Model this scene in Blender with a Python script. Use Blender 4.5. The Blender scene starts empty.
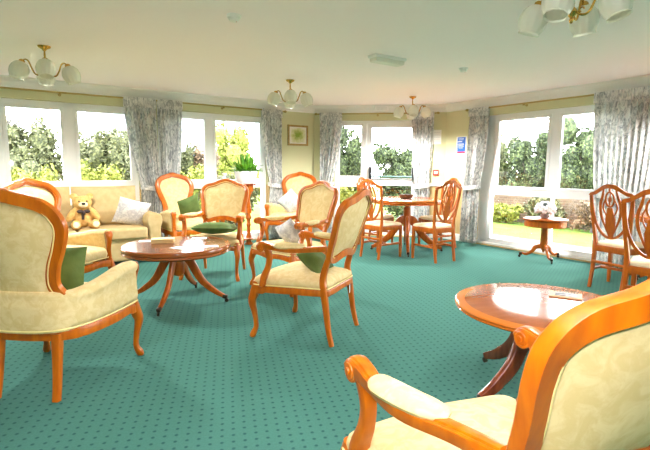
import bpy, math, random
from math import sin, cos, pi, radians, sqrt
from mathutils import Vector, Matrix, noise
random.seed(7)
V = Vector
scene = bpy.context.scene
COL = scene.collection

# ------------------------------------------------------------------ helpers
def lin(c):
    r = []
    for v in c[:3]:
        v = v/255.0
        r.append(v/12.92 if v <= .04045 else ((v+.055)/1.055)**2.4)
    return (r[0], r[1], r[2], 1.0)

class G:
    def __init__(s): s.v = []; s.f = []
    def add(s, vs, fs):
        o = len(s.v); s.v += [tuple(p) for p in vs]; s.f += [tuple(i+o for i in f) for f in fs]
    def xf(s, M, start=0):
        for i in range(start, len(s.v)): s.v[i] = tuple(M @ V(s.v[i]))

def build(name, g, mat, parent=None, bevel=0, seg=2, smooth=True, solid=0, sub=0, angle=40):
    me = bpy.data.meshes.new(name)
    me.from_pydata(g.v, [], g.f); me.update()
    o = bpy.data.objects.new(name, me); COL.objects.link(o)
    me.materials.append(mat)
    if smooth:
        me.polygons.foreach_set('use_smooth', [True]*len(me.polygons))
        try: me.set_sharp_from_angle(angle=radians(angle))
        except Exception: pass
    if parent: o.parent = parent
    if solid:
        m = o.modifiers.new('s', 'SOLIDIFY'); m.thickness = solid; m.offset = 0
    if bevel:
        m = o.modifiers.new('b', 'BEVEL'); m.width = bevel; m.segments = seg; m.limit_method = 'ANGLE'; m.angle_limit = radians(35)
    if sub:
        m = o.modifiers.new('u', 'SUBSURF'); m.levels = sub; m.render_levels = sub
    return o

def tag(o, label, cat, group=None):
    o['label'] = label; o['category'] = cat
    if group: o['group'] = group
    return o
def thing(name, label, cat, loc=(0, 0, 0), rz=0, group=None):
    o = bpy.data.objects.new(name, None); COL.objects.link(o)
    o.location = loc; o.rotation_euler = (0, 0, rz); o.empty_display_size = .1
    return tag(o, label, cat, group)
def struct(name, g, mat, parent=None, **k):
    o = build(name, g, mat, parent, **k)
    if not parent: o['kind'] = 'structure'
    return o
def copy_tree(o, parent=None):
    c = o.copy(); COL.objects.link(c)
    if parent: c.parent = parent
    for ch in list(o.children): copy_tree(ch, c)
    return c
def dup(src, label, loc, rz, group=None, cat=None):
    c = copy_tree(src); c.location = loc; c.rotation_euler = (0, 0, rz); c['label'] = label
    if group: c['group'] = group
    return c

def box(g, c, s, M=None):
    x, y, z = s[0]/2, s[1]/2, s[2]/2
    vs = [V((c[0]+a*x, c[1]+b*y, c[2]+d*z)) for a in (-1, 1) for b in (-1, 1) for d in (-1, 1)]
    if M: vs = [M @ p for p in vs]
    g.add(vs, [(0, 1, 3, 2), (4, 6, 7, 5), (0, 4, 5, 1), (2, 3, 7, 6), (0, 2, 6, 4), (1, 5, 7, 3)])
def B(c, s, M=None):
    g = G(); box(g, c, s, M); return g

def loft(g, rings, closed_ring=True, closed_path=False, caps=True):
    n = len(rings[0]); o = len(g.v); m = len(rings)
    for r in rings: g.v += [tuple(p) for p in r]
    for i in range(m if closed_path else m-1):
        a = o+i*n; b = o+((i+1) % m)*n
        for j in range(n if closed_ring else n-1):
            k = (j+1) % n
            g.f.append((a+j, a+k, b+k, b+j))
    if caps and closed_ring and not closed_path:
        g.f.append(tuple(o+j for j in range(n))[::-1]); g.f.append(tuple(o+(m-1)*n+j for j in range(n)))

def catmull(pts, n=6, closed=False):
    P = [tuple(p) for p in pts]; out = []; m = len(P); d = len(P[0])
    for i in range(m if closed else m-1):
        if closed: p = [P[(i+k-1) % m] for k in range(4)]
        else: p = [P[max(i-1, 0)], P[i], P[i+1], P[min(i+2, m-1)]]
        for k in range(n):
            t = k/n
            out.append(tuple(.5*((2*p[1][a])+(-p[0][a]+p[2][a])*t+(2*p[0][a]-5*p[1][a]+4*p[2][a]-p[3][a])*t*t+(-p[0][a]+3*p[1][a]-3*p[2][a]+p[3][a])*t**3) for a in range(d)))
    if not closed: out.append(P[-1])
    return out

def sect(k=12, e=4.0):
    r = []
    for i in range(k):
        a = 2*pi*(i+.5)/k
        c, s = cos(a), sin(a)
        r.append((math.copysign(abs(c)**(2/e), c), math.copysign(abs(s)**(2/e), s)))
    return r
MOULD = [(-1, -.9), (-.95, -1), (.95, -1), (1, -.9), (1, .55), (.85, .75), (.6, .7), (.5, .95), (.2, 1), (-.2, 1), (-.5, .95), (-.6, .7), (-.85, .75), (-1, .55)]
def sweep(g, pts, ref=(0, 1, 0), w=.02, h=.02, closed=False, n=6, sec=None, raw=False):
    """pts: (x,y,z[,w,h]) centre line; w = half size across (tangent x ref), h = half size along ref"""
    P = [tuple(p) if len(p) == 5 else (p[0], p[1], p[2], w, h) for p in pts]
    if not raw: P = catmull(P, n, closed)
    sec = sec or sect()
    m = len(P); rings = []; ref = V(ref)
    for i in range(m):
        a = V(P[(i-1) % m if closed else max(i-1, 0)][:3]); b = V(P[(i+1) % m if closed else min(i+1, m-1)][:3])
        t = (b-a).normalized(); side = t.cross(ref)
        if side.length < 1e-4: side = V((1, 0, 0))
        side.normalize(); up = side.cross(t).normalized()
        c = V(P[i][:3])
        rings.append([c+side*(q[0]*P[i][3])+up*(q[1]*P[i][4]) for q in sec])
    loft(g, rings, True, closed)
def lathe(g, prof, c=(0, 0, 0), n=32, M=None, cap=True):
    rings = []
    for r, z in prof:
        rr = [V((c[0]+r*cos(2*pi*i/n), c[1]+r*sin(2*pi*i/n), c[2]+z)) for i in range(n)]
        if M: rr = [M @ p for p in rr]
        rings.append(rr)
    loft(g, rings, caps=cap)
def ell(g, c, r, n=16, m=10, M=None):
    rings = []
    for j in range(1, m):
        a = pi*j/m
        rr = [V((r[0]*sin(a)*cos(2*pi*i/n), r[1]*sin(a)*sin(2*pi*i/n), -r[2]*cos(a))) for i in range(n)]
        rr = [(M @ p if M else p)+V(c) for p in rr]
        rings.append(rr)
    loft(g, rings)
def panel(g, outline, fn, bf, bb, rings=7, cen=None):
    """closed outline (2D) filled with domes on both faces; fn(u,v,d)->3D"""
    n = len(outline)
    cx = sum(p[0] for p in outline)/n if cen is None else cen[0]
    cy = sum(p[1] for p in outline)/n if cen is None else cen[1]
    for sgn, bl in ((1, bf), (-1, bb)):
        rr = []
        for k in range(rings+1):
            r = 1-(k/(rings+.35))
            hgt = sgn*bl*(1-r**3.2)
            rr.append([fn(cx+(p[0]-cx)*r, cy+(p[1]-cy)*r, hgt) for p in outline])
        if sgn < 0: rr = [list(reversed(x)) for x in rr]
        o = len(g.v)
        for r in rr: g.v += [tuple(p) for p in r]
        for i in range(rings):
            for j in range(n):
                k = (j+1) % n
                g.f.append((o+i*n+j, o+i*n+k, o+(i+1)*n+k, o+(i+1)*n+j))
        g.f.append(tuple(o+rings*n+j for j in range(n)))
def cushion(g, w, h, t, n=14, crumple=.0, pinch=.06):
    """pillow in the XZ plane, thickness along Y, base at z=0"""
    for s in (1, -1):
        o = len(g.v)
        for i in range(n+1):
            for j in range(n+1):
                u = -1+2*i/n; v = -1+2*j/n
                th = t/2*((1-abs(u)**2.6)*(1-abs(v)**2.6))**.55
                px = 1-pinch*(1-v*v)**1 if True else 1
                pz = 1-pinch*(1-u*u)
                q = noise.noise(V((u*2+3, v*2, s*1.3)))*crumple
                g.v.append((u*w/2*px, s*(th+q*th*2), h/2+v*h/2*pz))
        for i in range(n):
            for j in range(n):
                a = o+i*(n+1)+j
                f = (a, a+1, a+n+2, a+n+1)
                g.f.append(f if s < 0 else f[::-1])
def tube(g, pts, r, n=8, closed=False):
    P = [V(p) for p in pts]; m = len(P)
    nrm = None; rings = []
    for i in range(m):
        a = P[(i-1) % m if closed else max(i-1, 0)]; b = P[(i+1) % m if closed else min(i+1, m-1)]
        t = (b-a).normalized()
        if nrm is None:
            nrm = t.orthogonal().normalized()
        nrm = (nrm-t*nrm.dot(t)).normalized(); bn = t.cross(nrm)
        rr = r[i] if isinstance(r, (list, tuple)) else r
        rings.append([P[i]+nrm*(rr*cos(2*pi*k/n))+bn*(rr*sin(2*pi*k/n)) for k in range(n)])
    loft(g, rings, True, closed)

# ------------------------------------------------------------------ materials
def newmat(name):
    m = bpy.data.materials.new(name); m.use_nodes = True
    nt = m.node_tree; b = nt.nodes['Principled BSDF']
    return m, nt, b
def N(nt, t, **k):
    n = nt.nodes.new(t)
    for a, v in k.items():
        if a in n.inputs: n.inputs[a].default_value = v
        else: setattr(n, a, v)
    return n
def simple(name, c, rough=.5, metal=0, spec=.5, c2=None, scale=8, bump=0, bscale=60, coat=0, stretch=None, detail=3):
    m, nt, b = newmat(name)
    b.inputs['Roughness'].default_value = rough; b.inputs['Metallic'].default_value = metal
    b.inputs['Specular IOR Level'].default_value = spec
    b.inputs['Coat Weight'].default_value = coat; b.inputs['Coat Roughness'].default_value = .12
    tc = N(nt, 'ShaderNodeTexCoord'); src = tc.outputs['Object']
    if stretch:
        mp = N(nt, 'ShaderNodeMapping'); mp.inputs['Scale'].default_value = stretch
        nt.links.new(src, mp.inputs[0]); src = mp.outputs[0]
    if c2 is not None:
        no = N(nt, 'ShaderNodeTexNoise', Scale=scale, Detail=detail)
        nt.links.new(src, no.inputs['Vector'])
        rp = N(nt, 'ShaderNodeValToRGB'); rp.color_ramp.elements[0].position = .35; rp.color_ramp.elements[1].position = .65
        rp.color_ramp.elements[0].color = lin(c); rp.color_ramp.elements[1].color = lin(c2)
        nt.links.new(no.outputs['Fac'], rp.inputs[0]); nt.links.new(rp.outputs[0], b.inputs['Base Color'])
    else: b.inputs['Base Color'].default_value = lin(c)
    if bump:
        nb = N(nt, 'ShaderNodeTexNoise', Scale=bscale, Detail=2); nt.links.new(src, nb.inputs['Vector'])
        bp = N(nt, 'ShaderNodeBump', Strength=bump, Distance=.004); nt.links.new(nb.outputs['Fac'], bp.inputs['Height'])
        nt.links.new(bp.outputs[0], b.inputs['Normal'])
    return m

M = {}
M['wood'] = simple('honey_wood', (198, 104, 4), .3, c2=(174, 84, 2), scale=5, stretch=(6, 6, 1.2), spec=.4, coat=.12)
M['wood_dark'] = simple('mahogany', (140, 62, 28), .25, c2=(112, 44, 18), scale=5, stretch=(5, 5, 1.2), coat=.4)
M['wood_dine'] = simple('chestnut_wood', (188, 96, 6), .34, c2=(160, 72, 4), scale=5, stretch=(6, 6, 1.2), spec=.4, coat=.12)
M['ceil'] = simple('ceiling_paint', (255, 246, 247), .9, spec=.2)
M['white'] = simple('white_gloss', (240, 241, 238), .4)
M['upvc'] = simple('white_frame', (238, 240, 242), .3)
M['sofa'] = simple('sofa_fabric', (198, 174, 128), .95, c2=(188, 162, 114), scale=14, bump=.3, bscale=200, spec=.15)
M['green'] = simple('green_velvet', (96, 116, 62), .7, c2=(78, 98, 48), scale=9, spec=.2, bump=.2, bscale=90)
M['brass'] = simple('brass', (200, 160, 80), .25, metal=1)
M['brass_dark'] = simple('antique_brass', (176, 160, 100), .35, metal=.9)
M['castor'] = simple('dark_castor', (60, 48, 36), .3, metal=.6)
M['black'] = simple('black_plastic', (24, 24, 26), .4)
M['teddy'] = simple('teddy_fur', (226, 186, 120), 1, c2=(208, 164, 96), scale=40, bump=1, bscale=240, spec=.1)
M['teddy_light'] = simple('teddy_muzzle', (240, 222, 186), 1, spec=.1)
M['dark'] = simple('dark_brown', (52, 36, 34), .5)
M['porcelain'] = simple('white_porcelain', (244, 245, 246), .2)
M['paper'] = simple('white_paper', (240, 240, 236), .8)
M['gilt'] = simple('gilt_frame', (176, 148, 84), .5, c2=(154, 126, 66), scale=30)
M['pale_wood'] = simple('pale_wood', (226, 196, 138), .5, c2=(214, 180, 120), scale=10)
M['petal'] = simple('white_petal', (252, 250, 250), .8, c2=(222, 210, 214), scale=40)
M['basket'] = simple('woven_brown', (112, 74, 44), .8, c2=(80, 50, 28), scale=60)
M['red'] = simple('red_plastic', (200, 50, 40), .4)
M['notice_blue'] = simple('blue_print', (38, 100, 190), .5)
M['notice_red'] = simple('crimson_print', (196, 40, 80), .5)
M['clear_plastic'] = simple('pale_diffuser', (226, 226, 216), .3)
M['grass'] = simple('lawn_grass', (84, 98, 40), .95, c2=(60, 78, 28), scale=3, bump=.6, bscale=40, spec=.1, detail=6)
M['patio'] = simple('patio_slab', (104, 99, 86), .9, c2=(88, 83, 72), scale=4)
M['leaf'] = simple('plant_leaf', (112, 172, 40), .45, c2=(60, 122, 26), scale=12)
M['soil'] = simple('potting_soil', (52, 40, 28), 1)
M['roof'] = simple('slate_roof', (120, 124, 136), .8)
M['render'] = simple('pale_render', (226, 222, 216), .9)

def fabric(name, a, b2, scale=15, white=None):
    """damask: mottled woven pattern"""
    m, nt, b = newmat(name); b.inputs['Roughness'].default_value = .9; b.inputs['Specular IOR Level'].default_value = .15
    tc = N(nt, 'ShaderNodeTexCoord')
    n1 = N(nt, 'ShaderNodeTexNoise', Scale=scale, Detail=6, Roughness=.65, Distortion=1.2)
    n2 = N(nt, 'ShaderNodeTexNoise', Scale=160, Detail=2)
    for n in (n1, n2): nt.links.new(tc.outputs['Object'], n.inputs['Vector'])
    rp = N(nt, 'ShaderNodeValToRGB'); e = rp.color_ramp.elements
    e[0].position = .42; e[1].position = .58; e[0].color = lin(a); e[1].color = lin(b2)
    nt.links.new(n1.outputs['Fac'], rp.inputs[0]); nt.links.new(rp.outputs[0], b.inputs['Base Color'])
    bp = N(nt, 'ShaderNodeBump', Strength=.25, Distance=.002); nt.links.new(n2.outputs['Fac'], bp.inputs['Height']); nt.links.new(bp.outputs[0], b.inputs['Normal'])
    return m
M['cream'] = fabric('cream_damask', (224, 202, 152), (214, 188, 134))
M['cream_rear'] = fabric('gold_damask', (232, 204, 140), (216, 182, 110), 14)
M['piping'] = simple('cream_piping', (240, 220, 150), .8)
M['seatpad'] = simple('seat_cream', (240, 228, 196), .9, c2=(232, 216, 180), scale=12)
M['script'] = fabric('grey_script_fabric', (226, 224, 222), (192, 190, 194), 22)

def curtain_mat():
    m, nt, b = newmat('toile_curtain'); b.inputs['Roughness'].default_value = .95; b.inputs['Specular IOR Level'].default_value = .1
    tc = N(nt, 'ShaderNodeTexCoord')
    mp = N(nt, 'ShaderNodeMapping'); mp.inputs['Scale'].default_value = (1, 1, .6); nt.links.new(tc.outputs['Object'], mp.inputs[0])
    n1 = N(nt, 'ShaderNodeTexNoise', Scale=13, Detail=7, Roughness=.75, Distortion=2.0)
    nt.links.new(mp.outputs[0], n1.inputs['Vector'])
    rp = N(nt, 'ShaderNodeValToRGB'); e = rp.color_ramp.elements
    e[0].position = .40; e[1].position = .56; e[0].color = lin((172, 176, 180)); e[1].color = lin((252, 252, 249))
    nt.links.new(n1.outputs['Fac'], rp.inputs[0]); nt.links.new(rp.outputs[0], b.inputs['Base Color'])
    tr = N(nt, 'ShaderNodeBsdfTranslucent'); nt.links.new(rp.outputs[0], tr.inputs['Color'])
    mx = N(nt, 'ShaderNodeMixShader'); mx.inputs[0].default_value = .30
    out = nt.nodes['Material Output']
    nt.links.new(b.outputs[0], mx.inputs[1]); nt.links.new(tr.outputs[0], mx.inputs[2]); nt.links.new(mx.outputs[0], out.inputs[0])
    return m
M['curtain'] = curtain_mat()

def wall_mat():
    m, nt, b = newmat('two_tone_wall_paint'); b.inputs['Roughness'].default_value = .85; b.inputs['Specular IOR Level'].default_value = .2
    tc = N(nt, 'ShaderNodeTexCoord'); sp = N(nt, 'ShaderNodeSeparateXYZ'); nt.links.new(tc.outputs['Object'], sp.inputs[0])
    c = N(nt, 'ShaderNodeMath', operation='GREATER_THAN'); c.inputs[1].default_value = .95; nt.links.new(sp.outputs['Z'], c.inputs[0])
    mx = N(nt, 'ShaderNodeMixRGB'); mx.inputs[1].default_value = lin((198, 172, 122)); mx.inputs[2].default_value = lin((206, 206, 166))
    nt.links.new(c.outputs[0], mx.inputs[0]); nt.links.new(mx.outputs[0], b.inputs['Base Color'])
    return m
M['wall'] = wall_mat()

def carpet_mat():
    m, nt, b = newmat('teal_dotted_carpet'); b.inputs['Roughness'].default_value = 1; b.inputs['Specular IOR Level'].default_value = .05
    tc = N(nt, 'ShaderNodeTexCoord')
    mp = N(nt, 'ShaderNodeMapping'); mp.inputs['Rotation'].default_value = (0, 0, radians(33)); S = 1/.074
    mp.inputs['Scale'].default_value = (S, S, S); nt.links.new(tc.outputs['Object'], mp.inputs[0])
    fr = N(nt, 'ShaderNodeVectorMath', operation='FRACTION'); nt.links.new(mp.outputs[0], fr.inputs[0])
    def dots(off):
        ad = N(nt, 'ShaderNodeVectorMath', operation='ADD'); ad.inputs[1].default_value = (off, off, 0); nt.links.new(mp.outputs[0], ad.inputs[0])
        f = N(nt, 'ShaderNodeVectorMath', operation='FRACTION'); nt.links.new(ad.outputs[0], f.inputs[0])
        s = N(nt, 'ShaderNodeVectorMath', operation='SUBTRACT'); s.inputs[1].default_value = (.5, .5, 0); nt.links.new(f.outputs[0], s.inputs[0])
        ml = N(nt, 'ShaderNodeVectorMath', operation='MULTIPLY'); ml.inputs[1].default_value = (1, 1, 0); nt.links.new(s.outputs[0], ml.inputs[0])
        l = N(nt, 'ShaderNodeVectorMath', operation='LENGTH'); nt.links.new(ml.outputs[0], l.inputs[0])
        return l.outputs['Value']
    mn = N(nt, 'ShaderNodeMath', operation='MINIMUM'); nt.links.new(dots(0), mn.inputs[0]); nt.links.new(dots(.5), mn.inputs[1])
    rp = N(nt, 'ShaderNodeValToRGB'); e = rp.color_ramp.elements; e[0].position = .07; e[1].position = .15
    e[0].color = lin((46, 88, 84)); e[1].color = lin((72, 119, 108))
    nt.links.new(mn.outputs[0], rp.inputs[0])
    n1 = N(nt, 'ShaderNodeTexNoise', Scale=90, Detail=2); nt.links.new(tc.outputs['Object'], n1.inputs['Vector'])
    mr = N(nt, 'ShaderNodeMapRange'); mr.inputs['To Min'].default_value = .82; mr.inputs['To Max'].default_value = 1.14; nt.links.new(n1.outputs['Fac'], mr.inputs[0])
    mu = N(nt, 'ShaderNodeVectorMath', operation='SCALE'); nt.links.new(rp.outputs[0], mu.inputs[0]); nt.links.new(mr.outputs[0], mu.inputs['Scale'])
    nt.links.new(mu.outputs[0], b.inputs['Base Color'])
    return m
M['carpet'] = carpet_mat()

def glass_mat():
    m = bpy.data.materials.new('window_glass'); m.use_nodes = True; nt = m.node_tree; nt.nodes.clear()
    out = N(nt, 'ShaderNodeOutputMaterial'); t = N(nt, 'ShaderNodeBsdfTransparent'); gl = N(nt, 'ShaderNodeBsdfGlossy', Roughness=.03)
    fr = N(nt, 'ShaderNodeFresnel', IOR=1.45); mx = N(nt, 'ShaderNodeMixShader')
    nt.links.new(fr.outputs[0], mx.inputs[0]); nt.links.new(t.outputs[0], mx.inputs[1]); nt.links.new(gl.outputs[0], mx.inputs[2]); nt.links.new(mx.outputs[0], out.inputs[0])
    return m
M['glass'] = glass_mat()

def shade_mat():
    m, nt, b = newmat('frosted_glass'); b.inputs['Base Color'].default_value = lin((246, 246, 236)); b.inputs['Roughness'].default_value = .25
    tr = N(nt, 'ShaderNodeBsdfTranslucent'); tr.inputs['Color'].default_value = lin((246, 246, 232))
    mx = N(nt, 'ShaderNodeMixShader'); mx.inputs[0].default_value = .35; out = nt.nodes['Material Output']
    nt.links.new(b.outputs[0], mx.inputs[1]); nt.links.new(tr.outputs[0], mx.inputs[2]); nt.links.new(mx.outputs[0], out.inputs[0])
    return m
M['shade'] = shade_mat()

def top_mat(name, ca, cb, band, r0):
    """crossbanded veneer: inner field and outer band by radius about the table's centre"""
    m, nt, b = newmat(name); b.inputs['Roughness'].default_value = .16; b.inputs['Coat Weight'].default_value = .25; b.inputs['Coat Roughness'].default_value = .06
    tc = N(nt, 'ShaderNodeTexCoord'); ml = N(nt, 'ShaderNodeVectorMath', operation='MULTIPLY'); ml.inputs[1].default_value = (1, 1, 0)
    nt.links.new(tc.outputs['Object'], ml.inputs[0]); l = N(nt, 'ShaderNodeVectorMath', operation='LENGTH'); nt.links.new(ml.outputs[0], l.inputs[0])
    g = N(nt, 'ShaderNodeMath', operation='GREATER_THAN'); g.inputs[1].default_value = r0; nt.links.new(l.outputs['Value'], g.inputs[0])
    mp = N(nt, 'ShaderNodeMapping'); mp.inputs['Scale'].default_value = (2, 14, 2); nt.links.new(tc.outputs['Object'], mp.inputs[0])
    n1 = N(nt, 'ShaderNodeTexNoise', Scale=2.5, Detail=5); nt.links.new(mp.outputs[0], n1.inputs['Vector'])
    rp = N(nt, 'ShaderNodeValToRGB'); e = rp.color_ramp.elements; e[0].position = .3; e[1].position = .7; e[0].color = lin(ca); e[1].color = lin(cb)
    nt.links.new(n1.outputs['Fac'], rp.inputs[0])
    mx = N(nt, 'ShaderNodeMixRGB'); mx.inputs[2].default_value = lin(band)
    nt.links.new(g.outputs[0], mx.inputs[0]); nt.links.new(rp.outputs[0], mx.inputs[1]); nt.links.new(mx.outputs[0], b.inputs['Base Color'])
    return m
M['top_a'] = top_mat('mahogany_top', (104, 54, 30), (128, 70, 40), (150, 78, 30), .44)
M['top_b'] = top_mat('banded_mahogany_top', (150, 76, 34), (170, 90, 44), (206, 112, 32), .42)
M['top_c'] = top_mat('dining_top', (150, 78, 32), (176, 96, 40), (190, 100, 30), .48)

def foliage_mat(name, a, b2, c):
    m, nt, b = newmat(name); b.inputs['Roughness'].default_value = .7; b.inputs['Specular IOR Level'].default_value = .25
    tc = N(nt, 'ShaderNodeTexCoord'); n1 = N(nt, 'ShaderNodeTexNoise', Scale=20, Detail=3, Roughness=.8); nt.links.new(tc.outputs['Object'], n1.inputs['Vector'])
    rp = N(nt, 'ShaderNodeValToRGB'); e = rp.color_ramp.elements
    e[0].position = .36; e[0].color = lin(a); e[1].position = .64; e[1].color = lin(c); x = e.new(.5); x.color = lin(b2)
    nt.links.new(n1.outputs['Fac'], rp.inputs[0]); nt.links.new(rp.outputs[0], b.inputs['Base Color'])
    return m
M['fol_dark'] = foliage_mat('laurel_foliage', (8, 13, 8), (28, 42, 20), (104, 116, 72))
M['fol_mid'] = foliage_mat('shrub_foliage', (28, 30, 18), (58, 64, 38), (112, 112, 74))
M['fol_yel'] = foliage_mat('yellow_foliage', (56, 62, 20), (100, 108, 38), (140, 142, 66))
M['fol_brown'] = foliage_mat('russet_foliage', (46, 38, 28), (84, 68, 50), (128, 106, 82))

def brick_mat():
    m, nt, b = newmat('garden_brick'); b.inputs['Roughness'].default_value = .95
    tc = N(nt, 'ShaderNodeTexCoord'); mp = N(nt, 'ShaderNodeMapping'); mp.inputs['Rotation'].default_value = (radians(90), 0, 0)
    nt.links.new(tc.outputs['Object'], mp.inputs[0])
    br = N(nt, 'ShaderNodeTexBrick', Scale=4); br.inputs['Color1'].default_value = lin((88, 70, 50)); br.inputs['Color2'].default_value = lin((66, 50, 36)); br.inputs['Mortar'].default_value = lin((100, 92, 80))
    nt.links.new(mp.outputs[0], br.inputs['Vector']); nt.links.new(br.outputs[0], b.inputs['Base Color'])
    return m
M['brick'] = brick_mat()

def picture_mat():
    m, nt, b = newmat('watercolour_trees'); b.inputs['Roughness'].default_value = .6
    tc = N(nt, 'ShaderNodeTexCoord')
    ml = N(nt, 'ShaderNodeVectorMath', operation='MULTIPLY'); ml.inputs[1].default_value = (1, 0, 1.2); nt.links.new(tc.outputs['Object'], ml.inputs[0])
    l = N(nt, 'ShaderNodeVectorMath', operation='LENGTH'); nt.links.new(ml.outputs[0], l.inputs[0])
    n1 = N(nt, 'ShaderNodeTexNoise', Scale=22, Detail=4); nt.links.new(tc.outputs['Object'], n1.inputs['Vector'])
    ma = N(nt, 'ShaderNodeMath', operation='MULTIPLY_ADD'); ma.inputs[1].default_value = .16; nt.links.new(n1.outputs['Fac'], ma.inputs[0]); nt.links.new(l.outputs['Value'], ma.inputs[2])
    rp = N(nt, 'ShaderNodeValToRGB'); e = rp.color_ramp.elements
    e[0].position = .12; e[0].color = lin((134, 160, 56)); e[1].position = .26; e[1].color = lin((232, 230, 216)); x = e.new(.19); x.color = lin((200, 206, 140))
    nt.links.new(ma.outputs[0], rp.inputs[0]); nt.links.new(rp.outputs[0], b.inputs['Base Color'])
    return m
M['picture'] = picture_mat()

# ------------------------------------------------------------------ room plan
CEIL = 2.34
K1 = V((-.212, 8.425, 0)); K2 = V((2.112, 8.108, 0))
dL = V((-sin(2.175), cos(2.175), 0)); nL = V((-cos(2.175), -sin(2.175), 0))      # along the wall toward the left, inward normal
dR = V((sin(.603), -cos(.603), 0)); nR = V((-cos(.603), -sin(.603), 0))
dD = (K2-K1).normalized(); nD = V((dD.y, -dD.x, 0))
def frame(o, d, n):
    # local x along wall, y = into room, z up
    m = Matrix(((d.x, n.x, 0, o.x), (d.y, n.y, 0, o.y), (0, 0, 1, 0), (0, 0, 0, 1)))
    return m
FL, FR_, FD = frame(K1, dL, nL), frame(K2, dR, nR), frame(K1, dD, nD)
LL, LR = 8.0, 10.5
LD = (K2-K1).length
E1 = K1+dL*LL; E3 = K2+dR*LR
a = (E3-E1).dot(nL); 
E2 = E1+nL*((E3-E1).dot(nL))
# E2 -> closing walls: E1->E2 along nL, E2->E3
def xfobj(o, Mx): o.matrix_world = Mx; return o

def wall(name, Mx, L, holes, depth=.28, ext0=0, ext1=0):
    """wall standing outside y=0 with rectangular holes (s0,s1,z0,z1)"""
    g = G(); xs = [-ext0]
    for h in sorted(holes): xs += [h[0], h[1]]
    xs.append(L+ext1)
    for i in range(0, len(xs), 2):
        box(g, ((xs[i]+xs[i+1])/2, -depth/2, CEIL/2), (xs[i+1]-xs[i], depth, CEIL))
    for s0, s1, z0, z1 in holes:
        if z0 > 0: box(g, ((s0+s1)/2, -depth/2, z0/2), (s1-s0, depth, z0))
        box(g, ((s0+s1)/2, -depth/2, (z1+CEIL)/2), (s1-s0, depth, CEIL-z1))
    o = struct(name, g, M['wall'], smooth=False); o.matrix_world = Mx; return o

HL = [(.95, 2.76, .02, 2.09), (3.04, 6.3, .02, 2.09)]
HR = [(.70, 3.0, .02, 2.09), (3.6, 5.8, .02, 2.09), (6.6, 8.8, .02, 2.09)]
HD = [(.38, 1.92, .02, 2.09)]
wall('wall_left', FL, LL, HL, ext1=.28)
wall('wall_right', FR_, LR, HR, ext1=.28)
wall('wall_far', FD, LD, HD)
g = G()
for P, Q in ((E1, E2), (E2, E3)):
    pass
d1 = (E2-E1).normalized(); w1 = frame(E1, d1, V((-d1.y, d1.x, 0)))
if ((K2-E1).dot(V((-d1.y, d1.x, 0)))) < 0: w1 = frame(E1, d1, V((d1.y, -d1.x, 0)))
wall('wall_behind', w1, (E2-E1).length, [], ext0=0, ext1=.28)
d2 = (E3-E2).normalized(); n2 = V((-d2.y, d2.x, 0))
if (K1-E2).dot(n2) < 0: n2 = -n2
w2 = frame(E2, d2, n2)
LN = (E3-E2).length
wall('wall_near', w2, LN, [])
poly = [K1, K2, E3, E2, E1]
def slab(name, z0, z1, mat, grow=.28):
    c = sum(poly, V())/len(poly)
    P = [p+(p-c).normalized()*grow*1.3 for p in poly]
    g = G(); n = len(P)
    vs = [(p.x, p.y, z0) for p in P]+[(p.x, p.y, z1) for p in P]
    g.add(vs, [tuple(range(n)), tuple(range(n, 2*n))[::-1]]+[(i, i+n, (i+1) % n+n, (i+1) % n) for i in range(n)])
    return struct(name, g, mat, smooth=False)
slab('floor', -.12, 0, M['carpet']); slab('ceiling', CEIL, CEIL+.15, M['ceil'])

# cornice, dado rail and skirting
def strip(name, Mx, s0, s1, prof, mat):
    g = G(); loft(g, [[V((s, y, z)) for y, z in prof] for s in (s0, s1)])
    o = struct(name, g, mat, smooth=False); o.matrix_world = Mx; return o
CP = [(0, CEIL), (.13, CEIL), (.13, CEIL-.016), (.112, CEIL-.028), (.09, CEIL-.034), (.06, CEIL-.055), (.04, CEIL-.085), (.03, CEIL-.098), (.016, CEIL-.104), (.014, CEIL-.125), (0, CEIL-.125)]
k = 1
for Mx, L in ((FL, LL), (FD, LD), (FR_, LR)):
    strip('trim_%d' % k, Mx, 0, L, CP, M['white']); k += 1
DP = [(0, .925), (.022, .93), (.03, .945), (.02, .955), (.026, .975), (.012, .99), (0, .99)]
for Mx, s0, s1 in ((FD, 1.92, LD), (FD, 0, .38), (FR_, 0, .70), (FR_, 3.0, 3.6), (FL, 0, .95)):
    strip('trim_%d' % k, Mx, s0, s1, DP, M['white']); k += 1
SP = [(0, 0), (.016, 0), (.016, .09), (.010, .11), (0, .12)]
for nm, Mx, s0, s1 in (('left', FL, 0, .95), ('left', FL, 2.76, 3.04), ('left', FL, 6.3, LL), ('far', FD, 0, .38), ('far', FD, 1.92, LD), ('right', FR_, 0, .70), ('right', FR_, 3.0, 3.6), ('right', FR_, 5.8, 6.6), ('right', FR_, 8.8, LR)):
    strip('baseboard_'+nm, Mx, s0, s1, SP, M['white'])

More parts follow.
